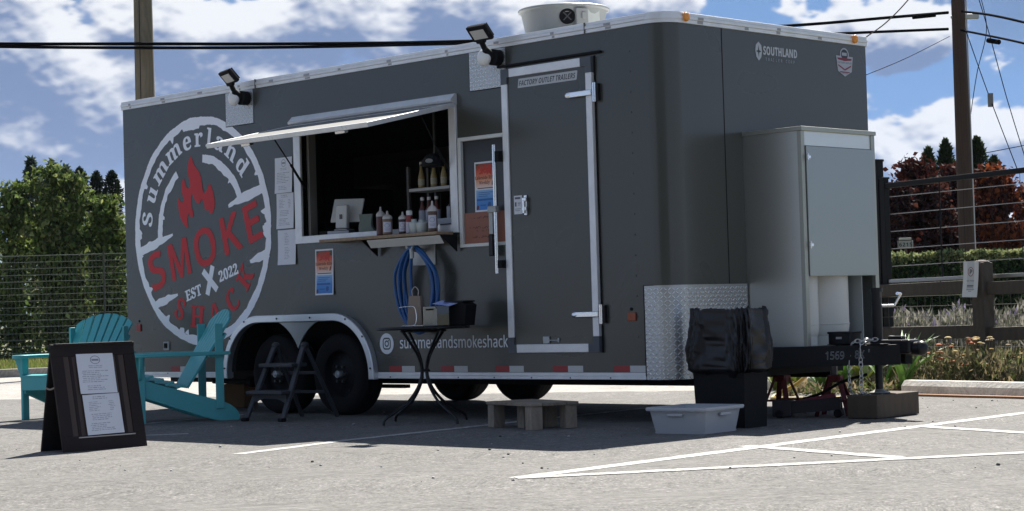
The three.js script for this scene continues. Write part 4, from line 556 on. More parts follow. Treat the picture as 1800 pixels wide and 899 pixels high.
// shelf rack inside at the right end of the window
{
  const t = thing('shelf_rack', 'black shelf rack with white shelf edges inside the window right end', 'shelf rack', [0, 0, 0]);
  for (const x of [-2.95, -2.44]) for (const z of [-.42, -.2]) part('rack_post', span(x - .012, x + .012, 1.50, 2.03, z - .012, z + .012), std([.06, .055, .05], .6), t);
  part('rack_shelf', rspan(-2.96, -2.43, 1.825, 1.85, -.43, -.19), std([.45, .46, .47], .6), t); part('rack_shelf', rspan(-2.96, -2.43, 1.56, 1.58, -.43, -.19), std([.40, .41, .43], .6), t);
  part('shelf_tag', rspan(-2.62, -2.44, 1.545, 1.59, -.188, -.184, .001), std([.55, .56, .6], .6), t);
  [['first yellowish bottle from the left on the upper rack shelf', -2.85], ['second yellowish bottle from the left on the upper rack shelf', -2.70], ['third yellowish bottle from the left on the upper rack shelf', -2.58], ['fourth yellowish bottle from the left on the upper rack shelf', -2.48]].reduce((src, [l, x]) => {
    if (src) { copy(src, l, [x, 1.851, -.25]); return src; }
    const b = thing('oil_bottle', l, 'bottle', [x, 1.851, -.25], 0, 'bottles on the upper rack shelf'); part('bottle_body', lathe([[0, 0], [.027, 0], [.027, .09], [.012, .15], [.011, .19]], 14), phys([.34, .27, .12], .25, 0), b); part('cap', cyl(.013, .013, .03, 0, .20, 0, 10), std([.6, .58, .5], .5), b); part('bottle_label', cyl(.028, .028, .05, 0, .05, 0, 12, true), std([.4, .38, .3], .6), b); return b;
  }, null);
  [['first red sauce bottle with white cap on the lower rack shelf', -2.835, 0], ['second red sauce bottle with white cap on the lower rack shelf', -2.755, 0], ['third red sauce bottle with white cap on the lower rack shelf', -2.665, 0]].reduce((src, [l, x]) => {
    if (src) { copy(src, l, [x, 1.581, -.24]); return src; }
    const b = thing('hot_sauce_bottle', l, 'sauce bottle', [x, 1.581, -.24], 0, 'red bottles on the lower rack shelf'); part('bottle_body', lathe([[0, 0], [.03, 0], [.03, .09], [.013, .14], [.012, .17]], 14), sq([.12, .03, .015]), b); part('cap', cyl(.016, .016, .025, 0, .182, 0, 12), M.white, b); part('bottle_label', cyl(.031, .031, .085, 0, .045, 0, 12, true), std([.42, .43, .5], .6), b); return b;
  }, null);
  const b = thing('hot_sauce_bottle', 'dark narrow bottle with a white label at the lower rack right end', 'sauce bottle', [-2.49, 1.581, -.23]); part('bottle_body', lathe([[0, 0], [.032, 0], [.032, .09], [.01, .13], [.008, .18], [0, .18]], 14), sq([.05, .02, .015]), b); part('bottle_label', cyl(.033, .033, .1, 0, .052, 0, 12, true), std([.46, .47, .54], .6), b);
}
{ const t = thing('cloth_hat', 'black cloth hat with an oval white patch hanging above the rack', 'hat', [-2.62, 2.02, -.17], .5); part('cap_crown', new THREE.SphereGeometry(.09, 18, 10, 0, 6.3, 0, 1.7).scale(1, 1.1, 1), std([.02, .022, .028], .95), t); part('cap_brim', cyl(.085, .085, .006, 0, 0, .06, 20).scale(1, 1, 1.1), std([.02, .022, .028], .95), t); part('cap_patch', cyl(.022, .022, .004, 0, 0, 0, 16).rotateX(Math.PI / 2).scale(1.4, .8, 1).translate(.0, .03, .094), std([.4, .42, .45], .6), t); }
{ const t = thing('kitchen_post', 'thin dark metal post standing in the kitchen behind the window', 'post', [-3.22, .42, -.75]); part('post_tube', cyl(.014, .014, 2.3, 0, 1.15, 0, 10), std([.10, .10, .10], .4, .6), t); part('post_foot', cyl(.05, .05, .01, 0, .005, 0, 14), M.black, t); }

// bistro table with the things on it
{
  const t = thing('bistro_table', 'round black metal bistro table on curved legs under the hose', 'table', [-2.12, 0, .44], .25);
  const m = std([.012, .012, .014], .38, .3);
  part('tabletop', lathe([[0, .712], [.345, .712], [.355, .716], [.357, .725], [.352, .732], [0, .732]], 48), m, t);
  part('apron_ring', new THREE.TorusGeometry(.17, .008, 8, 32).rotateX(Math.PI / 2).translate(0, .70, 0), m, t);
  for (let k = 0; k < 4; k++) { const a = k * Math.PI / 2 + .35, c = Math.cos(a), s = Math.sin(a); part('leg', tube([[.20 * c, .71, .20 * s], [.13 * c, .62, .13 * s], [.05 * c, .50, .05 * s], [.025 * c, .40, .025 * s], [.05 * c, .30, .05 * s], [.16 * c, .17, .16 * s], [.30 * c, .09, .30 * s], [.385 * c, .04, .385 * s], [.395 * c, .004, .395 * s]], .011, 8, 40), m, t); }
  part('leg_ring', new THREE.TorusGeometry(.036, .008, 8, 24).rotateX(Math.PI / 2).translate(0, .40, 0), m, t);
}
{ const t = thing('paper_cone', 'tapered brown paper bag block in a wire holder on the bistro table', 'paper bag', [-2.20, .7325, .44], .6);
  const g = new THREE.CylinderGeometry(.058, .082, .235, 4, 4).rotateY(Math.PI / 4).scale(1.05, 1, .8).translate(0, .1185, 0); const g2 = flat(g); g2.computeVertexNormals();
  part('bag_body', g2, std([.27, .21, .165], .85), t);
  part('bag_loop', tube([[-.022, .235, 0], [-.024, .28, 0], [0, .305, 0], [.024, .28, 0], [.022, .235, 0]], .004), std([.42, .38, .33], .6), t);
  part('wire_holder', [tube([[-.11, .15, .075], [-.04, .155, .085], [.01, .15, .088], [.015, .02, .09], [-.08, .008, .085]], .004), tube([[-.09, .008, .08], [-.09, .008, -.07], [.09, .008, -.07], [.09, .008, .08], [-.09, .008, .085]], .004)], M.bright, t); }
{ const t = thing('napkin_dispenser', 'clear box of napkins beside the paper bag on the bistro table', 'napkin box', [-2.02, .7325, .40], .55);
  part('steel_front', [rbox(.10, .15, .10, .006, -.035, .077, 0)], std([.35, .35, .33], .3, .8), t); part('dark_window', rbox(.10, .155, .105, .006, .07, .08, 0), phys([.02, .02, .022], .08, 0, { clearcoat: 1 }), t); part('napkin_stack', rbox(.03, .13, .106, .004, .012, .07, 0), std([.36, .33, .28], .8), t); part('key', bar([-.06, .128, .052], [.0, .13, .06], .006), M.black, t);
}
{ const t = thing('black_crate', 'black plastic bin at the rear of the bistro table', 'bin', [-1.93, .7325, .235], .3); part('bin_body', ext(poly([[-.13, 0], [.11, 0], [.14, .17], [.08, .20], [-.13, .20]]), .22, .008).translate(0, .009, -.11), M.black, t); part('bin_rim', rbox(.24, .014, .25, .005, 0, .217, 0), M.blackGloss, t); t.scale.set(.72, .85, .72); }
single('flyer', 'pale blue printed flyer lying on top of the napkin box', 'flyer', flat(new THREE.PlaneGeometry(.17, .12, 6, 4)), printMat(canvasTex(256, 180, (x, w, h) => { x.fillStyle = '#a9b6e6'; x.fillRect(0, 0, w, h); x.fillStyle = '#5a6cb8'; x.beginPath(); x.ellipse(128, 84, 40, 26, 0, 0, 7); x.fill(); x.fillRect(70, 128, 116, 10); x.fillRect(90, 150, 76, 7); }), { side: THREE.DoubleSide }), [-1.95, .905, .36], .3, undefined, { keepUV: true }).rotation.set(-1.38, .15, .1);

// Adirondack chairs
const teal = phys([.075, .39, .41], .48, 0, { bumpMap: grime, bumpScale: .002 });
function adirondack(label, pos, turn) {
  const t = thing('adirondack_chair', label, 'garden chair', pos, turn, 'turquoise Adirondack chairs');
  const W = .29; // half width to the side boards
  const sideShape = new THREE.Shape(); // stringer, in (z, y): front at +
  sideShape.moveTo(.37, .235); sideShape.lineTo(.37, .375); sideShape.quadraticCurveTo(.30, .36, .22, .325); sideShape.lineTo(-.10, .235); sideShape.lineTo(-.36, .16); sideShape.quadraticCurveTo(-.50, .12, -.53, .03); sideShape.quadraticCurveTo(-.53, .0, -.50, 0); sideShape.lineTo(-.36, 0); sideShape.quadraticCurveTo(-.25, .02, -.10, .075); sideShape.lineTo(.37, .235);
  for (const s of [-1, 1]) {
    part('stringer', ext(sideShape, .022, .003).rotateY(-Math.PI / 2).translate(s * (W - .02) + .011, 0, 0), teal, t);
    part('front_leg', rspan(s * W - .012, s * W + .012, 0, .545, .30, .385, .004), teal, t);
    part('arm_bracket', ext(poly([[0, 0], [.085, 0], [.06, -.06], [.015, -.17], [0, -.19]]), .02, .002).translate(0, .543, -.01).rotateY(s > 0 ? 0 : Math.PI).translate(s * (W + .014), 0, .345), teal, t);
    const arm = new THREE.Shape(); arm.moveTo(-.05 * s, -.41); arm.lineTo(.035 * s, -.44); arm.lineTo(.085 * s, .30); arm.quadraticCurveTo(.09 * s, .42, .02 * s, .43); arm.quadraticCurveTo(-.065 * s, .43, -.06 * s, .30); arm.closePath();
    part('arm', ext(arm, .022, .004).rotateX(Math.PI / 2).translate(s * (W + .015), .567, 0), teal, t);
    part('rear_post', rspan(s * (W + .004) - .011, s * (W + .004) + .011, .10, .80, -.39, -.32, .004), teal, t);
  }
  // seat boards
  for (let k = 0; k < 5; k++) { const z = .355 - k * .09, y = .385 - Math.max(0, z < .30 ? (.30 - z) * .30 : 0); part('seat_slat', flat(rbox(.60, .02, .082, .004)).applyMatrix4(new THREE.Matrix4().makeRotationX(k ? .28 : .1).setPosition(0, y, z)), teal, t); }
  part('front_apron', rspan(-W, W, .26, .375, .37, .392, .004), teal, t);
  // fan of back slats, leaning back
  const tilt = -.58, B = V(0, .275, -.10), mat = new THREE.Matrix4().makeRotationX(tilt).setPosition(B.x, B.y, B.z);
  const hs = [.685, .728, .752, .76, .752, .728, .685];
  for (let k = 0; k < 7; k++) {
    const a = (k - 3) * .045, wb = .051, wt = .069, h = hs[k] , s = new THREE.Shape(), d = (k - 3) * .014;
    s.moveTo(-wb / 2, 0); s.lineTo(wb / 2, 0); s.lineTo(wt / 2, h - .004 - d * .5); s.lineTo(0, h); s.lineTo(-wt / 2, h - .004 + d * .5); s.closePath();
    part('back_slat', ext(s, .016, .002).rotateZ(-a).translate((k - 3) * .0605, 0, 0).applyMatrix4(mat), teal, t);
  }
  part('back_rail', flat(rbox(.60, .07, .022, .004)).applyMatrix4(new THREE.Matrix4().makeRotationX(tilt).setPosition(0, .69, -.40)), teal, t);
  part('back_rail', rspan(-.33, .33, .525, .545, -.36, -.26, .004), teal, t);
  return t;
}
adirondack('turquoise Adirondack chair seen side-on, nearest the trailer wheels', [-4.66, 0, .98], -.38).scale.z = .95;
adirondack('turquoise Adirondack chair at far left behind the sandwich board', [-6.24, 0, .90], .36);

// sandwich board
{
  const dw = phys([.026, .017, .016], .65, 0, { specularIntensity: .5, map: grime, bumpMap: grime, bumpScale: .002 });
  const t = thing('sandwich_board', 'dark wooden A-frame menu board standing on the asphalt by the chairs', 'sandwich board', [-2.295, 0, 3.26], Math.PI / 2 + .01);
  // local: board faces +z, width along x
  const H = .715, lean = .197, put = (g, s) => flat(g).applyMatrix4(new THREE.Matrix4().makeRotationX(-lean * s).setPosition(0, 0, s * .14));
  const f = part('front_leaf', [put(rspan(-.325, .325, .0, .10, -.02, 0, .003), 1), put(rspan(-.325, .325, H - .085, H, -.02, 0, .003), 1), put(rspan(-.325, -.235, .10, H - .085, -.02, 0, .003), 1), put(rspan(.235, .325, .10, H - .085, -.02, 0, .003), 1)], dw, t);
  part('leaf_panel', put(rspan(-.236, .236, .09, H - .08, -.018, -.008, .002), 1), std([.055, .034, .027], .6, 0, { bumpMap: grime, bumpScale: .002 }), f);
  part('ledge', put(rspan(-.20, .24, .085, .093, -.008, .008, .002), 1), std([.42, .40, .38], .5), f);
  for (const x of [-.18, .18]) part('leaf_moulding', put(rspan(x - .012, x + .012, .10, H - .085, -.01, -.003, .003), 1), dw, f);
  part('rear_leaf', put(rspan(-.325, .325, .0, H, 0, .014, .003), -1), std([.010, .008, .009], .8), t);
  part('hinge_strip', rspan(-.30, .30, H * Math.cos(lean) - .012, H * Math.cos(lean) + .004, -.02, .03, .003), dw, t);
  part('stay_cord', tube([[-.328, .42, .055], [-.33, .408, 0], [-.328, .42, -.055]], .006), std([.25, .22, .18], .8), t);
  const M4 = new THREE.Matrix4();
  [['upper white menu page with round emblem on the sandwich board', .508, 0], ['lower white menu page with price columns on the sandwich board', .235, 1]].forEach(([l, y, i]) => { const g = flat(sheetGeo(.285, .268, .0, 0, .001, .004, 20 + i)); g.applyMatrix4(new THREE.Matrix4().makeRotationZ(i ? .01 : -.01).setPosition(.01 * i, y, .0)); g.applyMatrix4(new THREE.Matrix4().makeRotationX(-lean).setPosition(0, 0, .14)); const o = single('menu_page', l, 'menu page', g, menuMat[i], [-2.295, 0, 3.26], Math.PI / 2 + .01, 'menu pages on the sandwich board', { keepUV: true }); });
}
// folding step stool
{
  const t = thing('step_stool', 'dark grey plastic folding two-step stool in front of the wheels', 'step stool', [-3.76, 0, .42], .12);
  const m = std([.032, .035, .042], .55);
  for (const s of [-1, 1]) {
    part('front_leg', beam([s * .21, .0, .33], [s * .165, .60, .02], .045, .03, V(0, .46, .89), .008), m, t);
    part('rear_leg', beam([s * .205, .0, -.32], [s * .165, .60, -.0], .032, .026, V(0, .46, -.89), .006), m, t);
    part('top_joint', new THREE.SphereGeometry(.034, 14, 10).scale(.8, .8, 1.2).translate(s * .165, .605, .008), m, t);
    part('rubber_foot', rbox(.055, .03, .055, .01, s * .21, .015, .335), M.black, t);
  }
  part('step', [rspan(-.19, .19, .43, .462, .01, .19, .008)], m, t);
  part('step', [rspan(-.205, .205, .215, .245, .10, .33, .008)], m, t);
  part('step_skirt', ext(poly([[-.19, .215], [.19, .215], [.185, .14], [.13, .165], [.08, .18], [-.08, .18], [-.13, .165], [-.185, .14]]), .016).translate(0, 0, .245), m, t);
  part('rear_brace', [rspan(-.19, .19, .20, .225, -.235, -.215, .004), rspan(-.18, .18, .36, .385, -.15, -.13, .004)], m, t);
}
// wooden step made of pallet boards
{
  const t = thing('wooden_step', 'low wooden step of weathered planks on block legs beside the door', 'step', [-.88, 0, .55], -.27);
  const mats = [woodTex([.12, .095, .07], [.33, .28, .22], 71), woodTex([.15, .115, .08], [.38, .31, .24], 75)].map((q) => std([1, 1, 1], .85, 0, { map: q }));
  for (let k = 0; k < 4; k++) part('plank', rbox(.655 - .01 * (k % 2), .022, .094, .003, .004 * (k % 2), .175 + .001 * (k % 2), -.147 + k * .098), mats[k % 2], t);
  for (const [x, z] of [[-.27, .14], [-.27, -.14], [.27, .14], [.27, -.14], [0, .05], [.03, -.12]]) part('block_leg', rbox(.09, .163, .09, .004, x, .082, z), mats[x > 0 ? 1 : 0], t);
}
// grey wash tub
{
  const t = thing('plastic_tub', 'grey plastic wash tub on the asphalt in front of the bin', 'tub', [.61, 0, .53], .10);
  const m = std([.42, .435, .45], .45, 0, { bumpMap: fineBump, bumpScale: .0003 });
  const rr = (w, d, r) => { const s = new THREE.Shape(); s.moveTo(-w + r, -d); s.lineTo(w - r, -d); s.quadraticCurveTo(w, -d, w, -d + r); s.lineTo(w, d - r); s.quadraticCurveTo(w, d, w - r, d); s.lineTo(-w + r, d); s.quadraticCurveTo(-w, d, -w, d - r); s.lineTo(-w, -d + r); s.quadraticCurveTo(-w, -d, -w + r, -d); return s; };
  const loop = (w, d, r, y, n = 40) => rr(w, d, r).getSpacedPoints(n).map((p) => V(p.x, y, p.y));
  const skin = (rings) => { const pos = []; for (let k = 0; k + 1 < rings.length; k++) { const a = rings[k], b = rings[k + 1]; for (let i = 0; i + 1 < a.length; i++) for (const v of [a[i], b[i], b[i + 1], a[i], b[i + 1], a[i + 1]]) pos.push(v.x, v.y, v.z); } const g = new THREE.BufferGeometry(); g.setAttribute('position', new THREE.Float32BufferAttribute(pos, 3)); return toCreasedNormals(g, .9); };
  part('tub_wall', [skin([loop(.195, .20, .03, 0), loop(.222, .228, .035, .155)]), skin([loop(.19, .195, .03, .01), loop(.216, .222, .035, .155)])], m, t);
  part('tub_floor', span(-.19, .19, .002, .01, -.195, .195), m, t);
  part('tub_rim', skin([loop(.222, .228, .035, .15), loop(.24, .246, .04, .15), loop(.243, .249, .04, .162), loop(.24, .246, .04, .172), loop(.216, .222, .035, .172), loop(.216, .222, .035, .15)]), m, t);
  part('tub_grip', [rbox(.016, .02, .12, .004, .235, .125, 0), rbox(.12, .018, .012, .004, 0, .125, .235)], m, t);
}
// rubbish bin with a black bag folded over its rim
{
  const t = thing('rubbish_bin', 'black slim rubbish bin with a black bag folded over its rim', 'rubbish bin', [.505, 0, .02], .04);
  const body = new THREE.BoxGeometry(.40, .72, .25, 1, 1, 1).translate(0, .36, 0); { const p = body.attributes.position; for (let i = 0; i < p.count; i++) { const y = p.getY(i) / .72; p.setX(i, p.getX(i) * (1 + .14 * y)); p.setZ(i, p.getZ(i) * (1 + .16 * y)); } }
  part('bin_body', body, M.rubber, t);
  
  const rings = [], N = 168, K = 40;
  for (let k = 0; k <= K; k++) { const q = k / K, y = .36 + .44 * q, ring = []; for (let i = 0; i <= N; i++) { const a = (i % N) / N * Math.PI * 2, c = Math.cos(a), s = Math.sin(a), e = .34; const fold = fbm(c * 5, y * 3.2, s * 5, 4); const crumple = fbm(c * 9 + 3, y * 11, s * 9, 3); const vert = n3(c * 7 + 2, y * .7, s * 7); const ridge = (x0, y0, z0) => .5 - Math.abs(n3(x0, y0, z0)) * 1.6; const low = 1.15 - q; const puff = .010 + .034 * low * Math.pow(q, .35) + .030 * fold * low + .024 * ridge(c * 6 + 2, y * 3 + s * 2, s * 6) * low + .022 * ridge(c * 13, y * 9 - c * 4, s * 13 + 4) * low + .010 * ridge(c * 24, y * 22, s * 24) + .010 * crumple + .010 * vert * low - (q < .07 ? .035 * (1 - q / .07) : 0); const x = Math.sign(c) * Math.abs(c) ** e * (.222 + puff), z = Math.sign(s) * Math.abs(s) ** e * (.142 + puff); const hem = k === 0 ? .028 * fbm(c * 4, 1, s * 4, 2) : 0; const top = q > .85 ? .025 * fbm(c * 6, 7, s * 6, 3) * (q - .85) / .15 : 0; ring.push(V(x, y + hem + top, z)); } rings.push(ring); }
  for (const f of [.93, .86, .84]) rings.push(rings[K].map((v) => V(v.x * f, v.y - (f < .9 ? .1 : .0) + .004, v.z * f)));
  const pos = []; for (let k = 0; k + 1 < rings.length; k++) for (let i = 0; i < N; i++) { const a = rings[k], b = rings[k + 1]; for (const v of [a[i], b[i], b[i + 1], a[i], b[i + 1], a[i + 1]]) pos.push(v.x, v.y, v.z); }
  let g = new THREE.BufferGeometry(); g.setAttribute('position', new THREE.Float32BufferAttribute(pos, 3)); g = mergeVertices(g, 1e-4); g.computeVertexNormals();
  part('bin_bag', g, phys([.007, .007, .009], .36, 0, { specularIntensity: .7, side: THREE.DoubleSide }), t);
}
// timber block under the jack
{ const wd = woodTex([.04, .029, .018], [.11, .08, .05], 81); single('timber_block', 'thick sawn timber block under the tongue jack', 'timber block', [rbox(.24, .165, .62, .008, 0, 0, 0)], std([1, 1, 1], .85, 0, { map: wd }), [.855, .085, -1.27], .10); }
// red jack stands
{
  const t = thing('jack_stand', 'red jack stand under the tongue, right of the bin', 'jack stand', [.42, 0, -1.30], .4, 'red jack stands'); const m = std([.13, .012, .014], .6);
  for (let k = 0; k < 4; k++) { const a = k * Math.PI / 2 + Math.PI / 4, c = Math.cos(a), s = Math.sin(a); part('leg', beam([c * .17, .0, s * .17], [c * .045, .29, s * .045], .04, .012, V(c, .4, s), .002), m, t); }
  part('collar', rbox(.10, .05, .10, .006, 0, .27, 0), m, t); for (const z of [-.11, .11]) part('cross_bar', span(-.12, .12, .10, .115, z - .005, z + .005), m, t);
  part('ratchet_post', [rbox(.035, .16, .035, .003, 0, .32, 0), rbox(.09, .016, .05, .005, 0, .385, 0)], std([.16, .15, .16], .5, .6), t);
  const c2 = copy(t, 'red jack stand half hidden behind the rubbish bin', [-.05, 0, -1.28], .1);
}
{ const t = thing('scissor_jack', 'low red and black floor jack lying beside the timber block', 'jack', [.40, 0, -1.02], .5); const m = std([.16, .015, .03], .5); part('jack_frame', [beam([-.22, .07, -.05], [.22, .10, -.05], .02, .09), beam([-.22, .07, .05], [.22, .10, .05], .02, .09), rbox(.14, .12, .14, .01, -.2, .07, 0)], std([.02, .015, .018], .6), t); part('jack_arm', beam([-.15, .1, 0], [.18, .16, 0], .06, .03), m, t); for (const x of [-.22, .2]) part('jack_wheel', cyl(.03, .03, .14, 0, 0, 0, 14).rotateX(Math.PI / 2).translate(x, .031, 0), M.black, t); }
single('wooden_box', 'brown timber block lying under the trailer rear end', 'timber block', [rbox(.30, .22, .22, .006, 0, .112, 0)], std([.20, .11, .05], .8), [-6.05, 0, -.75], .3);
// hoses on the ground
single('yellow_hose', 'yellow hose looping on the ground behind the tongue', 'hose', tube([[-1.0, .28, -2.6], [-1.15, .26, -3.1], [-1.45, .13, -3.35], [-1.6, .02, -3.2], [-1.4, .014, -3.0], [-.9, .014, -3.2]], .016, 8, 60), std([.42, .29, .06], .5));
single('orange_cord', 'thin orange cord along the foot of the wheel stop', 'cord', tube([[-.95, .012, -3.85], [-.5, .012, -3.78], [0, .012, -3.68], [.5, .012, -3.60], [1.6, .012, -3.30]], .011, 6, 60), std([.34, .15, .06], .6));

// ---------- fences, planting, trees, poles, hills ----------
function leafMat(o = {}) { return phys([1, 1, 1], .9, 0, { vertexColors: true, side: THREE.DoubleSide, transmission: .4, specularIntensity: .3, thickness: 0, ...o }); }
// leaves: small folded faces spread through a volume; place(r) gives a point, tint(r, p) a colour, dir optional
function leaves(n, seed, place, size, tint, { droop = 0, slim = .55, dir } = {}) {
  const r = rng(seed), pos = new Float32Array(n * 12 * 3), nor = new Float32Array(n * 12 * 3), col = new Float32Array(n * 12 * 3); let o = 0;
  const a = V(0, 0, 0), w = V(0, 0, 0), up = V(0, 0, 0);
  for (let i = 0; i < n; i++) {
    const p = place(r); if (!p) { i--; continue; } const s = size * (.6 + .8 * r());
    if (dir) a.copy(dir(r, p)); else a.set(r() - .5, r() - .5 - droop, r() - .5); a.normalize();
    w.set(r() - .5, r() - .5, r() - .5).cross(a).normalize(); up.crossVectors(a, w);
    const t = mul(tint(r, p), .72), L = s, Wd = s * slim * .5;
    const base = p, tip = V(p.x + a.x * L, p.y + a.y * L, p.z + a.z * L), m = V(p.x + a.x * L * .45, p.y + a.y * L * .45, p.z + a.z * L * .45), f = .25 * Wd;
    const l = V(m.x + w.x * Wd + up.x * f, m.y + w.y * Wd + up.y * f, m.z + w.z * Wd + up.z * f), q = V(m.x - w.x * Wd + up.x * f, m.y - w.y * Wd + up.y * f, m.z - w.z * Wd + up.z * f);
    for (const v of [base, l, tip, base, tip, q]) { pos[o] = v.x; pos[o + 1] = v.y; pos[o + 2] = v.z; col[o] = t[0]; col[o + 1] = t[1]; col[o + 2] = t[2]; o += 3; }
  }
  const g = new THREE.BufferGeometry(); g.setAttribute('position', new THREE.BufferAttribute(pos.slice(0, o), 3)); g.setAttribute('color', new THREE.BufferAttribute(col.slice(0, o), 3)); g.computeVertexNormals(); return g;
}
const LEAF = leafMat();
function cpart(name, g, mat, parent, opt = {}) { const m = shadow(new THREE.Mesh(g, mat)); m.name = name; if (opt.kind) m.userData.kind = opt.kind; parent.add(m); return m; }
const bark = std([.10, .075, .055], .9, 0, { bumpMap: fineBump, bumpScale: .004 });
const gauss = (r) => (r() + r() + r() - 1.5) / 1.5;
const along = (px, d) => { const p = at(px, 560, d); return V(p.x, 0, p.z); };
const mul = (c, k) => [c[0] * k, c[1] * k, c[2] * k];

// orchard row on the left, behind the wire fence
const rowA = along(-60, 45.5), rowB = along(330, 46.5), rowDir = rowB.clone().sub(rowA).normalize(), rowN = V(-rowDir.z, 0, rowDir.x);
{
  const cols = [[.21, .30, .075], [.14, .22, .05], [.27, .36, .095], [.40, .46, .17], [.08, .14, .035]];
  const labels = ['leafy orchard tree at the left edge of the photo behind the wire fence', 'leafy orchard tree left of the turquoise chair behind the wire fence', 'tall bushy orchard tree above the left chair behind the wire fence', 'leafy orchard tree left of the gap in the row', 'leafy orchard tree right of the gap against the trailer rear', 'leafy orchard tree mostly hidden behind the trailer rear end'];
  const make = (seed, hgt) => { const clumps = []; const r0 = rng(seed + 100); for (let i = 0; i < 42; i++) clumps.push([gauss(r0) * .48, .35 + (hgt - .45) * r0(), gauss(r0) * .45, .16 + .2 * r0(), Math.floor(r0() * 5)]);
    let cur; return leaves(4600, seed, (r) => { const stray = r() < .25; cur = clumps[Math.floor(r() * clumps.length)]; return stray ? V(gauss(r) * .55, .25 + (hgt - .3) * r(), gauss(r) * .5) : V(cur[0] + gauss(r) * cur[3] * 1.2, cur[1] + gauss(r) * cur[3], cur[2] + gauss(r) * cur[3] * 1.2); }, .135, (r) => mul(cols[r() < .5 ? cur[4] : Math.floor(r() * 5)], .35 + 1.0 * r() ** 1.5), { droop: .15, slim: .62 }); };
  const kinds = [make(1, 3.95), make(2, 3.75), make(3, 3.9)];
  const L = rowA.distanceTo(rowB);
  for (let k = 0; k < 6; k++) {
    const x = [.25, 1.1, 1.9, 2.45, 3.25, 4.1][k]; const p = rowA.clone().addScaledVector(rowDir, x);
    const t = thing('orchard_tree', labels[k], 'fruit tree', [p.x, 0, p.z], [0, 2.1, 4.0, 1.2, 5.1, 3.0][k], 'orchard trees behind the wire fence');
    part('trunk', [bar([0, 0, 0], [.04, 1.6, .03], .05, 8, .035), bar([.04, 1.6, .03], [0, 3.2, 0], .035, 8, .015), bar([.03, 1.0, .02], [.4, 1.9, .2], .02, 6, .01), bar([.03, 1.3, .02], [-.4, 2.3, -.1], .02, 6, .01)], bark, t);
    const c = cpart('crown', kinds[k % 3], LEAF, t); c.scale.y = [1.03, 1.14, 1.18, 1.12, 1.05, 1.08][k];
  }
  // second row close behind, reads as one dark mass
  const back = leaves(9000, 44, (r) => { const u = -2 + 10 * r(), q = 1.3 + 1.2 * r(); const p = rowA.clone().addScaledVector(rowDir, u).addScaledVector(rowN, -q); p.y = .2 + 3.3 * r(); return p; }, .17, (r) => mul(cols[Math.floor(r() * 5)], .5 + .4 * r()), { slim: .6 });
  const o = cpart('orchard_foliage', back, LEAF, scene, { kind: 'stuff' }); o.userData.label = 'dark mass of orchard foliage behind the first row of trees'; o.userData.category = 'foliage';
  // trellis
  const tr = thing('orchard_trellis', 'thin trellis wires and posts running along the orchard row', 'trellis', [0, 0, 0]);
  const wires = []; for (const y of [2.2, 3.05, 3.45]) wires.push(bar(rowA.clone().addScaledVector(rowDir, -3).setY(y), rowA.clone().addScaledVector(rowDir, 8).setY(y), .008, 5)); part('trellis_wire', wires, std([.5, .5, .48], .5, .5), tr);
  for (const u of [-2.6, 6.4]) part('trellis_post', bar(rowA.clone().addScaledVector(rowDir, u), rowA.clone().addScaledVector(rowDir, u).setY(3.4), .05), bark, tr);
}
// wire fence in front of the orchard
{
  const a = along(-90, 43.2), b = along(340, 43.6), d = b.clone().sub(a), L = d.length(); d.normalize(); const t = thing('wire_fence', 'tall woven wire fence in front of the orchard row', 'fence', [0, 0, 0]);
  const m = std([.16, .18, .15], .6, .2), h = [], v = [], H = 2.38;
  for (let k = 0; k < 17; k++) { const y = .08 + (H - .08) * k / 16; h.push(bar(V(a.x, y, a.z), V(b.x, y, b.z), k === 16 ? .010 : .0065, 5)); }
  for (let x = 0; x < L; x += .085) { const p = a.clone().addScaledVector(d, x); v.push(bar(p.clone().setY(.05), p.clone().setY(H), .0038, 4)); }
  part('fence_line_wire', h, m, t, { kind: 'stuff' }); part('fence_stay_wire', v, std([.07, .08, .07], .6), t, { kind: 'stuff' });
  for (const x of [.3, 3.4]) { const p = a.clone().addScaledVector(d, x); part('fence_post', bar(p, p.clone().setY(H + .05), .022), std([.05, .055, .05], .7), t); }
}
// kerb along the gravel on the left, then grass
{
  const a = V(-20.1, 0, -4.9), b = V(-18.6, 0, -9.0), t = thing('concrete_kerb', 'low pale concrete kerb between the gravel and the grass at left', 'kerb', [0, 0, 0]);
  const m = std([.9, .88, .85], .9, 0, { map: gravelMap });
  for (let k = 0; k < 4; k++) { const p = a.clone().lerp(b, k / 4 - .25), q = a.clone().lerp(b, (k + .98) / 4 - .25); part('kerb_stone', beam(p.setY(.06), q.setY(.06), .16, .14, V(0, 1, 0), .012), m, t); }
}
function grass(name, n, seed, place, h, tint, label, cat = 'grass') { const g = leaves(n, seed, place, h, tint, { slim: .13, dir: (r) => V((r() - .5) * .9, 1, (r() - .5) * .9) }); const o = cpart(name, g, LEAF, scene, { kind: 'stuff' }); o.name = numbered(name); o.userData.label = label; o.userData.category = cat; return o; }
{ const gc = (r) => mul(r() < .6 ? [.24, .33, .07] : [.40, .36, .14], .6 + .6 * r());
  grass('grass', 9000, 61, (r) => { const p = along(-40 + 320 * r(), 33.4 + 11 * r() ** 1.3); return p; }, .13, gc, 'green and yellow grass strip below the wire fence at left');
  const under = leaves(2500, 63, (r) => { const p = along(-40 + 330 * r(), 44 + 1.3 * r()); p.y = .35 * r() * r(); return p; }, .12, (r) => mul([.10, .15, .04], .5 + .7 * r()), { slim: .5 }); const o = cpart('undergrowth', under, LEAF, scene, { kind: 'stuff' }); o.userData.label = 'low weeds at the foot of the orchard row'; o.userData.category = 'weeds';
  grass('grass', 3500, 65, (r) => { const t = r(); const p = along(880 + 420 * t, 22.6 + 2.6 * r()); return p; }, .10, gc, 'short grass seen under the trailer beyond the gravel'); }
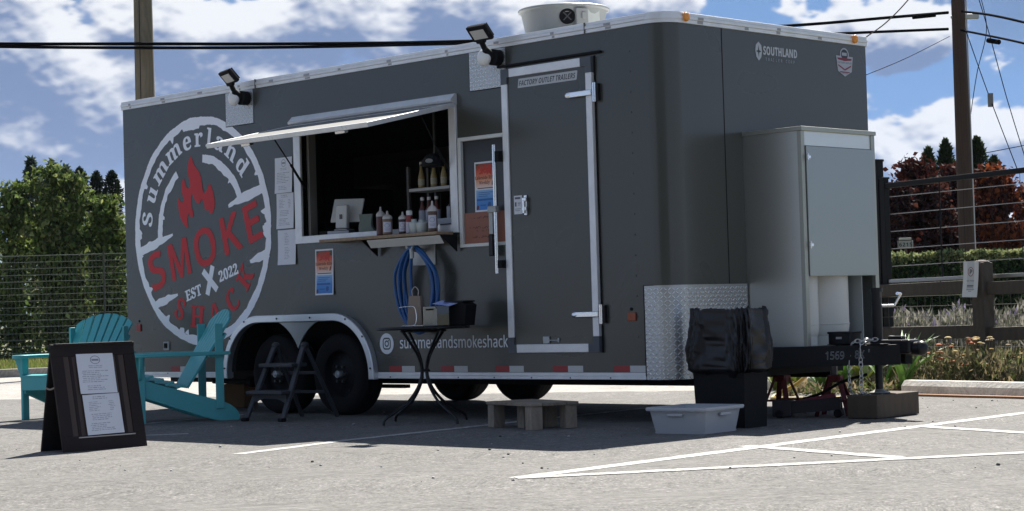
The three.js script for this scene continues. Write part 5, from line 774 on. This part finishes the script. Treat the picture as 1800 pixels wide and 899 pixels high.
// conifers far behind
function columnar(label, px, d, topY, wpx, seed, col, group, cone = 0) {
  const p = along(px + (560 - topY) * (.02 + px * 1.6e-5), d), top = at(px, topY, d).y, R = wpx / 2 * d / F; const t = thing('conifer', label, 'conifer', [p.x, 0, p.z], seed, group);
  part('trunk', bar([0, 0, 0], [0, top * .9, 0], .07 + .01 * top, 8, .02), bark, t);
  const prof = (u) => cone ? Math.pow(1 - u, .8) * (1 + .25 * Math.sin(u * 42)) : Math.pow(Math.max(0, 1 - u ** 9), .6) * (.8 + .25 * Math.sin(u * 3));
  cpart('crown', leaves(cone ? 4500 : 9000, seed, (r) => { const u = Math.pow(r(), cone ? .6 : .9), a = r() * 6.283, q = Math.sqrt(r()) * R * prof(u) * (.85 + .35 * n3(Math.cos(a) * 2 + seed, u * 9, Math.sin(a) * 2)); return V(Math.cos(a) * q, .1 + u * (top - .12), Math.sin(a) * q); }, cone ? .24 : .10, (r) => mul(col, .6 + .7 * r()), { slim: .4, dir: (r, q) => V(q.x + gauss(r) * .5 * R, (cone ? -.1 : .5) * R + gauss(r) * .7 * R, q.z + gauss(r) * .5 * R) }), LEAF, t);
}
columnar('dark columnar cedar, tallest of the three behind the orchard', 139, 62, 296, 46, 201, [.022, .038, .018], 'columnar cedars behind the orchard');
columnar('dark columnar cedar, slim middle one of the three behind the orchard', 169, 62, 303, 36, 202, [.024, .038, .018], 'columnar cedars behind the orchard');
columnar('dark columnar cedar, right one of the three behind the orchard', 196, 62, 302, 46, 203, [.022, .036, .018], 'columnar cedars behind the orchard');
columnar('broad spruce rising highest above the orchard at left', 54, 78, 280, 150, 211, [.06, .095, .065], 'spruces behind the orchard', 1);
columnar('slim spruce top to the right of the broad spruce', 91, 80, 287, 90, 212, [.06, .095, .065], 'spruces behind the orchard', 1);
columnar('spruce top just left of the dark cedars', 114, 80, 295, 120, 213, [.06, .095, .065], 'spruces behind the orchard', 1);
columnar('rounded green cedar top left of the right utility pole, lower one', 1629, 46, 262, 34, 221, [.05, .075, .025], 'cedars behind the red maples');
columnar('green cedar top touching the left side of the right utility pole', 1659, 46, 247, 34, 222, [.045, .07, .025], 'cedars behind the red maples');
columnar('tall rounded cedar just right of the right utility pole', 1713, 46, 243, 42, 223, [.04, .065, .022], 'cedars behind the red maples');
columnar('small rounded cedar top near the right edge of the photo', 1745, 46, 277, 38, 224, [.045, .07, .025], 'cedars behind the red maples');
// red maples
function maple(label, px, d, topY, wpx, seed, cols, n = 6500) {
  const p = along(px + (560 - topY) * .6 * (.02 + px * 1.6e-5), d), top = at(px, topY, d).y, R = wpx / 2 * d / F; const t = thing('red_maple', label, 'maple tree', [p.x, 0, p.z], seed, 'red maples beyond the wire panel'); const r0 = rng(seed), clumps = [];
  const limbs = [bar([0, 0, 0], [.05, top * .4, 0], .11, 8, .08)];
  for (let i = 0; i < 46; i++) { const a = r0() * 6.283, u = .16 + .84 * r0(), q = Math.sqrt(r0()) * R * Math.pow(Math.max(0, 1 - u), .5) * 1.12; clumps.push([Math.cos(a) * q, u * top * .97, Math.sin(a) * q, .22 + .26 * r0(), r0()]); if (i < 14) limbs.push(bar([.05, top * .38, 0], [Math.cos(a) * q * .8, u * top * .9, Math.sin(a) * q * .8], .035, 6, .008)); }
  part('trunk', limbs, bark, t); let c;
  cpart('crown', leaves(n, seed, (r) => { c = clumps[Math.floor(r() * clumps.length)]; return V(c[0] + gauss(r) * c[3] * 1.1, Math.max(.35, c[1] + gauss(r) * c[3] * .7), c[2] + gauss(r) * c[3] * 1.1); }, .115, (r) => mul(cols[Math.floor((c[4] * .7 + r() * .3) * cols.length)], .6 + .7 * r()), { droop: .3, slim: .7 }), LEAF, t);
}
const redC = [[.045, .012, .011], [.066, .017, .013], [.028, .011, .010], [.12, .045, .034]], orC = [[.17, .04, .018], [.30, .085, .03], [.09, .022, .015], [.05, .014, .012]];
maple('dark red maple left of the right utility pole', 1618, 40, 280, 150, 301, redC, 17000);
maple('low dark red maple beside the gas cupboard behind the wire panel', 1578, 39, 322, 70, 302, redC, 7000);
maple('red maple directly behind the right utility pole', 1690, 41.5, 285, 110, 303, redC, 12000);
maple('orange red maple right of the right utility pole', 1752, 40, 290, 110, 304, orC, 15000);
maple('orange red maple at the right edge of the photo', 1815, 40.5, 322, 90, 305, orC, 8000);
// clipped hedge
{
  const hedge = (label, px0, px1, d, seed, yTop) => { const p = along((px0 + px1) / 2, d), w = (px1 - px0) * d / F, t = thing('clipped_hedge', label, 'hedge', [p.x, 0, p.z], Math.atan2(CR.x, CR.z) - Math.PI / 2, 'clipped hedges beyond the fence'); const H = yTop;
    cpart('foliage', leaves(Math.round(6500 * w / 1.2), seed, (r) => { const face = r(); let x = (r() - .5) * w, y = r() * H, z = (r() - .5) * .9; if (face < .35) y = H - .06 * r() - .03; else if (face < .85) z = .45 - .06 * r(); return V(x, y + .05 * n3(x * 3, 1, z * 3), z + .05 * n3(x * 3, y * 3, 8)); }, .07, (r, q) => mul(q.y > H - .16 && r() < .75 ? [.34, .38, .17] : r() < .15 ? [.16, .20, .07] : [.05, .10, .03], .6 + .8 * r()), { slim: .7 }), LEAF, t);
    part('stem', bar([0, 0, 0], [0, H * .8, 0], .05), bark, t);
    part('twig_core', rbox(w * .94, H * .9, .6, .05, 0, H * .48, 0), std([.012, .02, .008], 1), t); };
  hedge('clipped green hedge left of the right utility pole', 1530, 1688, 33, 401, 1.60); hedge('clipped green hedge right of the right utility pole', 1700, 1860, 33, 402, 1.60);
}
// house number board on a stake in front of the maples
{
  const p = along(1597, 34.6), t = thing('house_number_board', 'small grey board with the number 6215 above the clipped hedge', 'number board', [p.x, 0, p.z], Math.atan2(-CD.x, -CD.z)); const y = at(1597, 428, 34.6).y;
  part('stake', bar([0, 0, 0], [0, y - .1, 0], .025), bark, t); part('board', rbox(.27, .14, .03, .004, 0, y - .02, 0), std([.34, .33, .28], .7), t); part('board_roof', rbox(.22, .04, .06, .006, 0, y + .08, 0), std([.40, .39, .34], .7), t);
  part('board_digits', plate(.25, .115, 0, y - .02, .0165), new THREE.MeshStandardMaterial({ transparent: true, roughness: .7, map: canvasTex(256, 118, (x, w, h) => { x.clearRect(0, 0, w, h); x.font = 'bold 96px sans-serif'; x.fillStyle = '#1c1c18'; x.textAlign = 'center'; [...'6215'].forEach((c, i) => x.fillText(c, 34 + i * 63, 94)); }) }), t, { keepUV: true });
}
// dry field and lavender beyond the rail fence
grass('dry_grass', 16000, 71, (r) => along(1380 + 520 * r(), r() < .25 ? 19.2 + 1.5 * r() : 22 + 11 * r() ** 1.4), .22, (r) => mul(r() < .5 ? [.42, .39, .24] : [.24, .27, .11], .6 + .6 * r()), 'dry meadow grass beyond the wooden rail fence');
{ const g = leaves(12000, 73, (r) => { const u = r(), x = 1545 + 330 * u, d = 22.5 + 2.6 * r(); const p = along(x, d); const hh = .52 + .22 * n3(u * 7, 2, d) + .1 * n3(u * 26, d * 3, 1); p.y = hh * Math.pow(r(), .6); return p; }, .10, (r) => { const k = r(); return mul(k < .07 ? [.28, .24, .37] : k < .6 ? [.36, .345, .29] : [.17, .18, .12], .6 + .7 * r()); }, { slim: .28, dir: (r) => V((r() - .5) * 1.3, 1, (r() - .5) * 1.3) }); const o = cpart('lavender', g, LEAF, scene, { kind: 'stuff' }); o.userData.label = 'greyish lavender bushes seen between the fence rails'; o.userData.category = 'lavender'; }
{ const o = [[1330, 20.6], [1900, 20.0], [1900, 23.5], [1330, 24]].map(([px, d]) => { const p = along(px, d); return [p.x, p.z]; }); struct('gravel_path', sheetUV(flat(sheet(o, -.004))), gravelMat, { keepUV: true }); }
// post and rail fence
{
  const wd = woodTex([.032, .026, .022], [.095, .078, .064], 91); const m = std([1, 1, 1], .85, 0, { map: wd });
  const P = V(-1.075, 0, -5.79), d = V(1, 0, .195).normalize(); const t = thing('rail_fence', 'dark timber post and rail fence behind the flower bed', 'fence', [0, 0, 0]);
  const n = V(-d.z, 0, d.x);
  for (const s of [0, -2.6, 2.6]) { const p = P.clone().addScaledVector(d, s); part('fence_post', [rbox(.15, 1.16, .15, .012, 0, .58, 0), new THREE.SphereGeometry(.082, 14, 8, 0, 6.3, 0, 1.6).scale(1, .35, 1).translate(0, 1.158, 0)].map((g) => flat(g).applyMatrix4(new THREE.Matrix4().makeRotationY(-.193).setPosition(p.x, 0, p.z))), m, t); }
  for (const y of [.925, .495]) for (const [s0, s1] of [[-2.53, -.07], [.07, 2.53]]) { const a = P.clone().addScaledVector(d, s0).setY(y - .012), b = P.clone().addScaledVector(d, s1).setY(y + .012); part('rail', beam(a, b, .05, .125, V(0, 1, 0), .008), m, t); }
  part('kick_board', beam(P.clone().addScaledVector(d, -2.5).setY(.10), P.clone().addScaledVector(d, 2.5).setY(.10), .03, .09), m, t);
  // wire below the rails
  const lw = []; for (let k = 0; k < 8; k++) lw.push(bar(P.clone().addScaledVector(d, -2.5).addScaledVector(n, -.05).setY(.16 + k * .1), P.clone().addScaledVector(d, 2.5).addScaledVector(n, -.05).setY(.16 + k * .1), .0028, 4)); for (let x = -2.5; x < 2.5; x += .1) { const p = P.clone().addScaledVector(d, x).addScaledVector(n, -.05); lw.push(bar(p.clone().setY(.12), p.clone().setY(.88), .0026, 4)); } part('lower_mesh', lw, std([.10, .10, .09], .5, .5), t, { kind: 'stuff' });
  // welded wire panel standing above
  const w = thing('welded_wire_fence', 'black framed welded wire panel standing above the timber rails', 'fence', [0, 0, 0]); const q = P.clone().addScaledVector(n, -.12);
  const A = (s, y) => q.clone().addScaledVector(d, s).setY(y);
  part('frame_bar', beam(A(-1.34, 1.985), A(2.6, 2.03), .05, .05), M.blackSteel, w); part('frame_bar', beam(A(-1.34, 1.02), A(2.6, 1.045), .04, .035), std([.36, .37, .38], .35, .8), w);
  const hw = []; for (const y of [1.17, 1.345, 1.52, 1.695, 1.87]) hw.push(bar(A(-1.3, y), A(2.6, y + .03), .0038, 5)); part('panel_wire', hw, std([.34, .34, .35], .35, .8), w);
  const vw = []; for (let x = -1.2; x < 2.6; x += .178) vw.push(bar(A(x, 1.03), A(x, 1.99), .0025, 5)); part('panel_stay', vw, M.black, w); part('panel_upright', bar(A(-.62, 1.03), A(-.62, 2.0), .008), M.blackSteel, w);
  const g = thing('gate_post', 'taller black square post right beside the gas cupboard', 'post', [A(-1.46, 0).x, 0, A(-1.46, 0).z], -.19, 'black posts beside the gas cupboard'); part('post_shaft', rbox(.085, 2.24, .085, .006, 0, 1.12, 0), M.blackSteel, g); part('post_cap', rbox(.10, .025, .10, .006, 0, 2.25, 0), M.blackSteel, g);
  const g2 = thing('gate_post', 'shorter black square post at the end of the wire panel', 'post', [A(-1.375, 0).x, 0, A(-1.375, 0).z], -.19, 'black posts beside the gas cupboard'); part('post_shaft', rbox(.07, 2.06, .07, .006, 0, 1.03, 0), M.blackSteel, g2); part('post_cap', rbox(.085, .02, .085, .006, 0, 2.065, 0), M.blackSteel, g2);
  // notice on the post
  const nm = printMat(canvasTex(256, 512, (x, W, H) => { x.fillStyle = '#c9ccd0'; x.fillRect(0, 0, W, H); x.fillStyle = '#b3b7bc'; x.fillRect(66, 0, 120, 420); x.strokeStyle = '#7d3f40'; x.lineWidth = 10; x.beginPath(); x.ellipse(126, 150, 44, 62, 0, 0, 7); x.stroke(); x.fillStyle = '#24252b'; x.font = 'bold 96px sans-serif'; x.textAlign = 'center'; x.fillText('P', 128, 186); x.fillStyle = '#6d7078'; x.font = 'bold 30px sans-serif'; x.fillText('NO PARK', 126, 290); x.fillStyle = '#54575f'; x.fillRect(72, 340, 110, 16); x.fillRect(72, 362, 100, 10); x.fillStyle = '#7c8088'; x.fillRect(66, 396, 130, 9); x.fillRect(98, 424, 50, 9); }), { side: THREE.DoubleSide });
  const g3 = flat(sheetGeo(.19, .34, 0, 0, 0, .03, 33)); const o = single('parking_notice', 'white no parking notice pinned to the fence post', 'notice', g3, nm, [0, 0, 0], 0, undefined, { keepUV: true }); const c = at(1725, 490, 17.35); o.position.set(c.x, c.y, c.z); o.position.copy(P.clone().addScaledVector(n, .085).addScaledVector(d, -.055)).setY(1.005); o.rotation.set(0, -.19, -.03, 'YXZ');
}
// flower bed
{
  const soil = std([.06, .045, .032], 1, 0, { bumpMap: asphaltBump, bumpScale: .02 });
  struct('flower_bed', sheetUV(flat(sheet([[-5.2, -6.2], [-2.3, -4.98], [-.75, -4.25], [1.6, -3.75], [1.6, -5.4], [-1, -5.9], [-3, -6.4]], -.002))), soil, { keepUV: true });
  const blades = (name, label, x, z, n, h, seed, col, group) => { const t = thing(name, label, 'plant', [x, 0, z], seed, group); const r = rng(seed); for (let i = 0; i < n; i++) { const a = r() * 6.283, L = h * (.7 + .5 * r()), lean = .25 + .5 * r(), pts = []; const w = .022 + .014 * r(); for (let k = 0; k <= 6; k++) { const q = k / 6; pts.push([Math.cos(a) * L * lean * q * (.6 + .7 * q), L * (q - .32 * q * q * lean * 1.6), Math.sin(a) * L * lean * q * (.6 + .7 * q)]); } const pos = [], sx = -Math.sin(a), sz = Math.cos(a); for (let k = 0; k < 6; k++) { const w0 = w * Math.sin(Math.PI * Math.min(1, .25 + .75 * k / 6)), w1 = w * Math.sin(Math.PI * Math.min(1, .25 + .75 * (k + 1) / 6)), p = pts[k], q = pts[k + 1]; const a0 = [p[0] + sx * w0, p[1] + .2 * w0, p[2] + sz * w0], b0 = [p[0] - sx * w0, p[1] + .2 * w0, p[2] - sz * w0], a1 = [q[0] + sx * w1, q[1] + .2 * w1, q[2] + sz * w1], b1 = [q[0] - sx * w1, q[1] + .2 * w1, q[2] - sz * w1]; pos.push(...a0, ...p, ...a1, ...p, ...q, ...a1, ...p, ...b0, ...b1, ...p, ...b1, ...q); } const g = new THREE.BufferGeometry(); g.setAttribute('position', new THREE.Float32BufferAttribute(pos, 3)); g.computeVertexNormals(); cpart('leaf', g, phys(mul(col, .7 + .6 * r()), .5, 0, { side: THREE.DoubleSide, transmission: .3, thickness: 0 }), t); } return t; };
  const bc = [.13, .26, .045], gp = 'strap-leaved plants along the bed';
  const spots = [[1395, 18.3, .34, 'daylily clump with yellow-green leaves left of the yellow hose'], [1440, 18.2, .36, 'daylily clump behind the right red jack stand'], [1478, 18.4, .36, 'daylily clump left of the safety chains'], [1512, 18.2, .38, 'daylily clump behind the safety chains'], [1552, 18.0, .62, 'tall strap-leaved plant behind the jack post'], [1585, 17.6, .62, 'tall strap-leaved plant right of the coupler'], [1360, 18.7, .3, 'small daylily clump above the left wheel stop']];
  spots.forEach(([px, d, h, l], i) => { const p = along(px, d); blades('strap_leaf_plant', l, p.x, p.z, h > .5 ? 11 : 16, h, 500 + i, i % 3 === 0 ? [.24, .29, .06] : bc, gp); });
  // yarrow: wiry stems with flat flower heads
  const yar = [[1622, 17.7, 'yarrow with orange heads left in the bed', 0], [1648, 17.9, 'yarrow with pale yellow heads in the bed', 1], [1672, 17.6, 'yarrow with orange and tan heads before the notice post', 0], [1698, 17.8, 'yarrow with golden heads left of the notice post', 2], [1722, 17.5, 'yarrow with yellow heads in front of the notice post', 1], [1745, 17.7, 'dry tan yarrow right of the notice post', 3], [1790, 17.9, 'small yarrow with a yellow head at the right edge', 1]];
  const heads = [[.30, .085, .03], [.36, .28, .12], [.33, .21, .06], [.26, .20, .12]];
  yar.forEach(([px, d, l, c], i) => { const p = along(px, d), t = thing('yarrow_plant', l, 'flower', [p.x, 0, p.z], i, 'yarrow plants in the bed'); const r = rng(700 + i), st = [], hd = [[], []]; for (let k = 0; k < (i === 6 ? 5 : 10); k++) { const a = r() * 6.283, q = .20 * Math.sqrt(r()), h = .22 + .26 * r(), x = Math.cos(a) * q, z = Math.sin(a) * q; st.push(tube([[x * .3, 0, z * .3], [x * .7, h * .5, z * .7], [x, h, z]], .003, 4, 6)); const g = new THREE.SphereGeometry(.022 + .016 * r(), 8, 5, 0, 6.3, 0, 1.7).scale(1, .45, 1).translate(x, h, z); hd[r() < .65 ? 0 : 1].push(g); }
    const sm = std([.10, .10, .05], .8); st.forEach((g) => part('stem', g, sm, t)); hd.forEach((l, k) => { const hm = std(heads[(c + k) % 4], .9); l.forEach((g) => part('flower_head', g, hm, t)); });
    cpart('foliage', leaves(240, 720 + i, (q) => { const a = q() * 6.283, R = .24 * Math.sqrt(q()); return V(Math.cos(a) * R, .32 * q() ** 1.3, Math.sin(a) * R); }, .085, (q) => mul(q() < .6 ? [.34, .28, .16] : [.14, .17, .06], .6 + .7 * q()), { slim: .22, dir: (q) => V(q() - .5, .9 * q(), q() - .5) }), LEAF, t); });
  const litter = leaves(2600, 77, (r) => { const p = along(1370 + 450 * r(), 17.4 + 1.6 * r()); p.y = .06 * r(); return p; }, .09, (r) => mul(r() < .55 ? [.34, .27, .16] : [.16, .20, .06], .5 + .8 * r()), { slim: .4 }); const o = cpart('ground_cover', litter, LEAF, scene, { kind: 'stuff' }); o.userData.label = 'low ground cover and dry leaves in the flower bed'; o.userData.category = 'ground cover';
}
// concrete wheel stops
{
  const m = std([.95, .90, .81], .9, 0, { map: dataTex(256, 256, (u, v) => clamp(.86 + .14 * tn(u, v, 8, 4, 3) + .1 * tn(u, v, 80, 2, 6)), { srgb: true, repeat: [1, 1] }), bumpMap: fineBump, bumpScale: .003 });
  const shape = poly([[-.075, 0], [.075, 0], [.07, .075], [.035, .115], [-.035, .115], [-.07, .075]]);
  const stop = (label, a, b) => { const L = a.distanceTo(b), g = ext(shape, L - .02, .01).rotateY(0); const t = thing('wheel_stop', label, 'wheel stop', [a.x, .002, a.z], Math.atan2(b.x - a.x, b.z - a.z), 'concrete wheel stops'); part('stop_body', g.translate(0, 0, .01), m, t); return t; };
  stop('long pale concrete wheel stop at right in front of the flower bed', V(-.80, 0, -4.06), V(1.15, 0, -3.62)); stop('pale concrete wheel stop seen behind the rubbish bin under the tongue', V(-3.9, 0, -5.0), V(-2.16, 0, -4.53));
  const st = dataTex(64, 64, () => .5);
}
// utility poles and overhead cables
{
  const pole = (label, px, d, r0, cols, seed) => { const p = along(px, d); const t = thing('utility_pole', label, 'utility pole', [p.x, 0, p.z], 0, undefined); const wd = woodTex(cols[0], cols[1], seed); const g = new THREE.CylinderGeometry(r0 * .82, r0 * 1.12, 10, 20, 1).translate(0, 5, 0), uv = g.attributes.uv; for (let i = 0; i < uv.count; i++) uv.setXY(i, uv.getX(i) * 1.0, uv.getY(i) * 2.2); part('pole_shaft', g, std([1, 1, 1], .85, 0, { map: wd, bumpMap: wd, bumpScale: .01 }), t, { keepUV: true }); return [t, p]; };
  const [l] = pole('grey brown wooden utility pole rising behind the trailer rear', 264, 33, .168, [[.075, .065, .045], [.21, .175, .12]], 111);
  part('drying_crack', tube([[.085, 3, .14], [.078, 5, .135], [.092, 6, .128], [.08, 8, .125]].map(([x, y, z]) => { const a = Math.atan2(-CD.x, -CD.z) - .25; const R = .168 * (1.12 - .03 * y) + .0005; return [Math.sin(a) * R + (x - .085) * .4, y, Math.cos(a) * R]; }), .007, 6), M.dark, l);
  part('ground_wire', bar([.125, 0, -.115], [.105, 9.5, -.097], .006), std([.2, .2, .2], .5, .6), l);
  const [q, qp] = pole('dark red brown utility pole beyond the fence at right', 1705, 36, .135, [[.020, .011, .008], [.066, .036, .024]], 117);
  { const a = Math.atan2(CR.x, CR.z); part('conduit', bar([Math.sin(a) * .155, 1.4, Math.cos(a) * .155], [Math.sin(a) * .145, 9, Math.cos(a) * .145], .014), std([.55, .56, .57], .5, .2), q); const y = at(1700, 27, 36).y; part('pole_bracket', [flat(rbox(.34, .09, .1, .01)).applyMatrix4(new THREE.Matrix4().makeRotationY(a - Math.PI / 2).setPosition(Math.sin(a) * .2, y, Math.cos(a) * .2)), bar([-.1, y, .1], [.12, y + .02, -.12], .03)], std([.42, .42, .4], .5, .4), q); }
  const black = phys([.006, .006, .007], 1, 0, { specularIntensity: .1 }), cable = (label, pts, r, mat = black) => single('overhead_cable', label, 'cable', tube(pts.map(([x, y, d]) => at(x, y, d)), r, 6, 48), mat, [0, 0, 0], 0, 'overhead cables');
  cable('upper thick black cable crossing the left utility pole', [[-200, 74, 32.3], [0, 77, 32.6], [256, 77, 32.75], [500, 77, 33.2], [830, 72, 34], [1405, 44, 35.4], [1560, 31, 35.7], [1668, 22, 35.85]], .028);
  cable('lower thick black cable crossing the left utility pole', [[-200, 77, 32.3], [0, 82, 32.6], [256, 84, 32.75], [500, 83, 33.2], [830, 76, 34], [1405, 62, 35.4], [1520, 57, 35.7], [1668, 51, 35.85]], .026);
  cable('black cable from the right utility pole going down right, upper one', [[1692, 20, 35.9], [1740, 26, 34.5], [1800, 39, 33], [1900, 66, 31]], .022);
  cable('black cable from the right utility pole going down right, lower one', [[1690, 53, 35.9], [1745, 64, 34.5], [1800, 76, 33], [1900, 102, 31]], .02);
  cable('steep thin cable rising from the trailer corner to the top edge', [[1522, 66, 30], [1560, 38, 32], [1600, -4, 34], [1640, -60, 36]], .011);
  cable('thin cable slanting up to the right utility pole from the trailer', [[1500, 141, 30], [1590, 104, 33], [1670, 64, 35.9]], .006);
  cable('guy wire falling right from the top with an insulator midway', [[1722, -20, 36], [1733, 40, 35.6], [1740, 170, 34.8], [1790, 300, 34]].map((a, i) => i === 1 ? [1699, 55, 36] : a).slice(1), .008);
  cable('guy wire from the insulator cap falling to the right edge', [[1716, -20, 36], [1740, 60, 35.6], [1770, 170, 35], [1810, 300, 34]], .008);
  cable('thin wire looping from the top down beside the right pole', [[1724, -10, 36], [1735, 50, 36], [1718, 130, 36], [1701, 245, 36.3]], .008);
  cable('faint far cable low in the sky at the right edge', [[1728, 270, 60], [1800, 256, 60], [1900, 236, 60]], .012);
  single('guy_insulator', 'grey insulator on the guy wire right of the pole', 'insulator', flat(cyl(.05, .05, .24, 0, 0, 0, 12)), std([.14, .14, .15], .5), at(1742, 176, 34.75).toArray(), 0);
  single('cable_splice', 'black splice sleeve on the lower right cable', 'cable splice', bar(at(1738, 71, 34.6), at(1757, 74, 34.3), .045, 10), black);
  single('cable_splice', 'black splice sleeve on the upper cable left of the right pole', 'cable splice', bar(at(1605, 30, 35.75), at(1645, 26, 35.8), .04, 10), black);
}
// broad trees across the car park, mirrored as the dark band in the trailer's rounded corner
{
  const r0 = rng(808), cl = []; for (let i = 0; i < 60; i++) { const a = r0() * 6.283, u = r0(), q = Math.sqrt(r0()) * 3.0 * Math.sqrt(Math.max(.05, 1 - (u * 2 - 1) ** 2)); cl.push([Math.cos(a) * q, 1.0 + u * 6.5, Math.sin(a) * q, .7 + .5 * r0()]); }
  let c; const g = leaves(7000, 809, (r) => { c = cl[Math.floor(r() * 60)]; return V(c[0] + gauss(r) * c[3], Math.max(.3, c[1] + gauss(r) * c[3]), c[2] + gauss(r) * c[3]); }, .5, (r) => mul([.055, .085, .028], .6 + .8 * r()), { slim: .7 });
  const t = thing('shade_tree', 'broad green tree across the car park opposite the trailer wheels', 'tree', [2, 0, 27], 0, 'trees across the car park'); part('trunk', bar([0, 0, 0], [0, 4, 0], .22, 10, .14), bark, t); cpart('crown', g, LEAF, t);
  [[8, 26, 'broad green tree across the car park opposite the trailer door'], [14, 25, 'broad green tree across the car park opposite the rounded trailer corner'], [19, 22, 'broad green tree across the car park opposite the trailer nose']].forEach(([x, z, l], i) => copy(t, l, [x, 0, z], i + 1));
}
// hills across the valley
{
  const hill = (a0, a1, d, hpx, seed, col) => { const pos = [], N = 220, P = (i, k) => { const px = a0 + (a1 - a0) * i / N, p = along(px, d + k * 900), hz = hpx + 12 * fbm(px / 260, seed, 1, 4) * 2; const y = (hz * d / F) * [0, .55, .85, 1][k]; return [p.x, y - 6 * (k === 0), p.z]; }; for (let k = 0; k < 3; k++) for (let i = 0; i < N; i++) pos.push(...P(i, k), ...P(i + 1, k), ...P(i + 1, k + 1), ...P(i, k), ...P(i + 1, k + 1), ...P(i, k + 1)); let g = new THREE.BufferGeometry(); g.setAttribute('position', new THREE.Float32BufferAttribute(pos, 3)); g = mergeVertices(g); g.computeVertexNormals(); struct('hills', g, std(col, 1)); };
  hill(-1400, 3200, 4200, 236, 7, [.045, .075, .05]);
}
scene.fog = new THREE.FogExp2(new THREE.Color().setRGB(.55, .70, 1), 1 / 14000);

renderer.render(scene, camera);
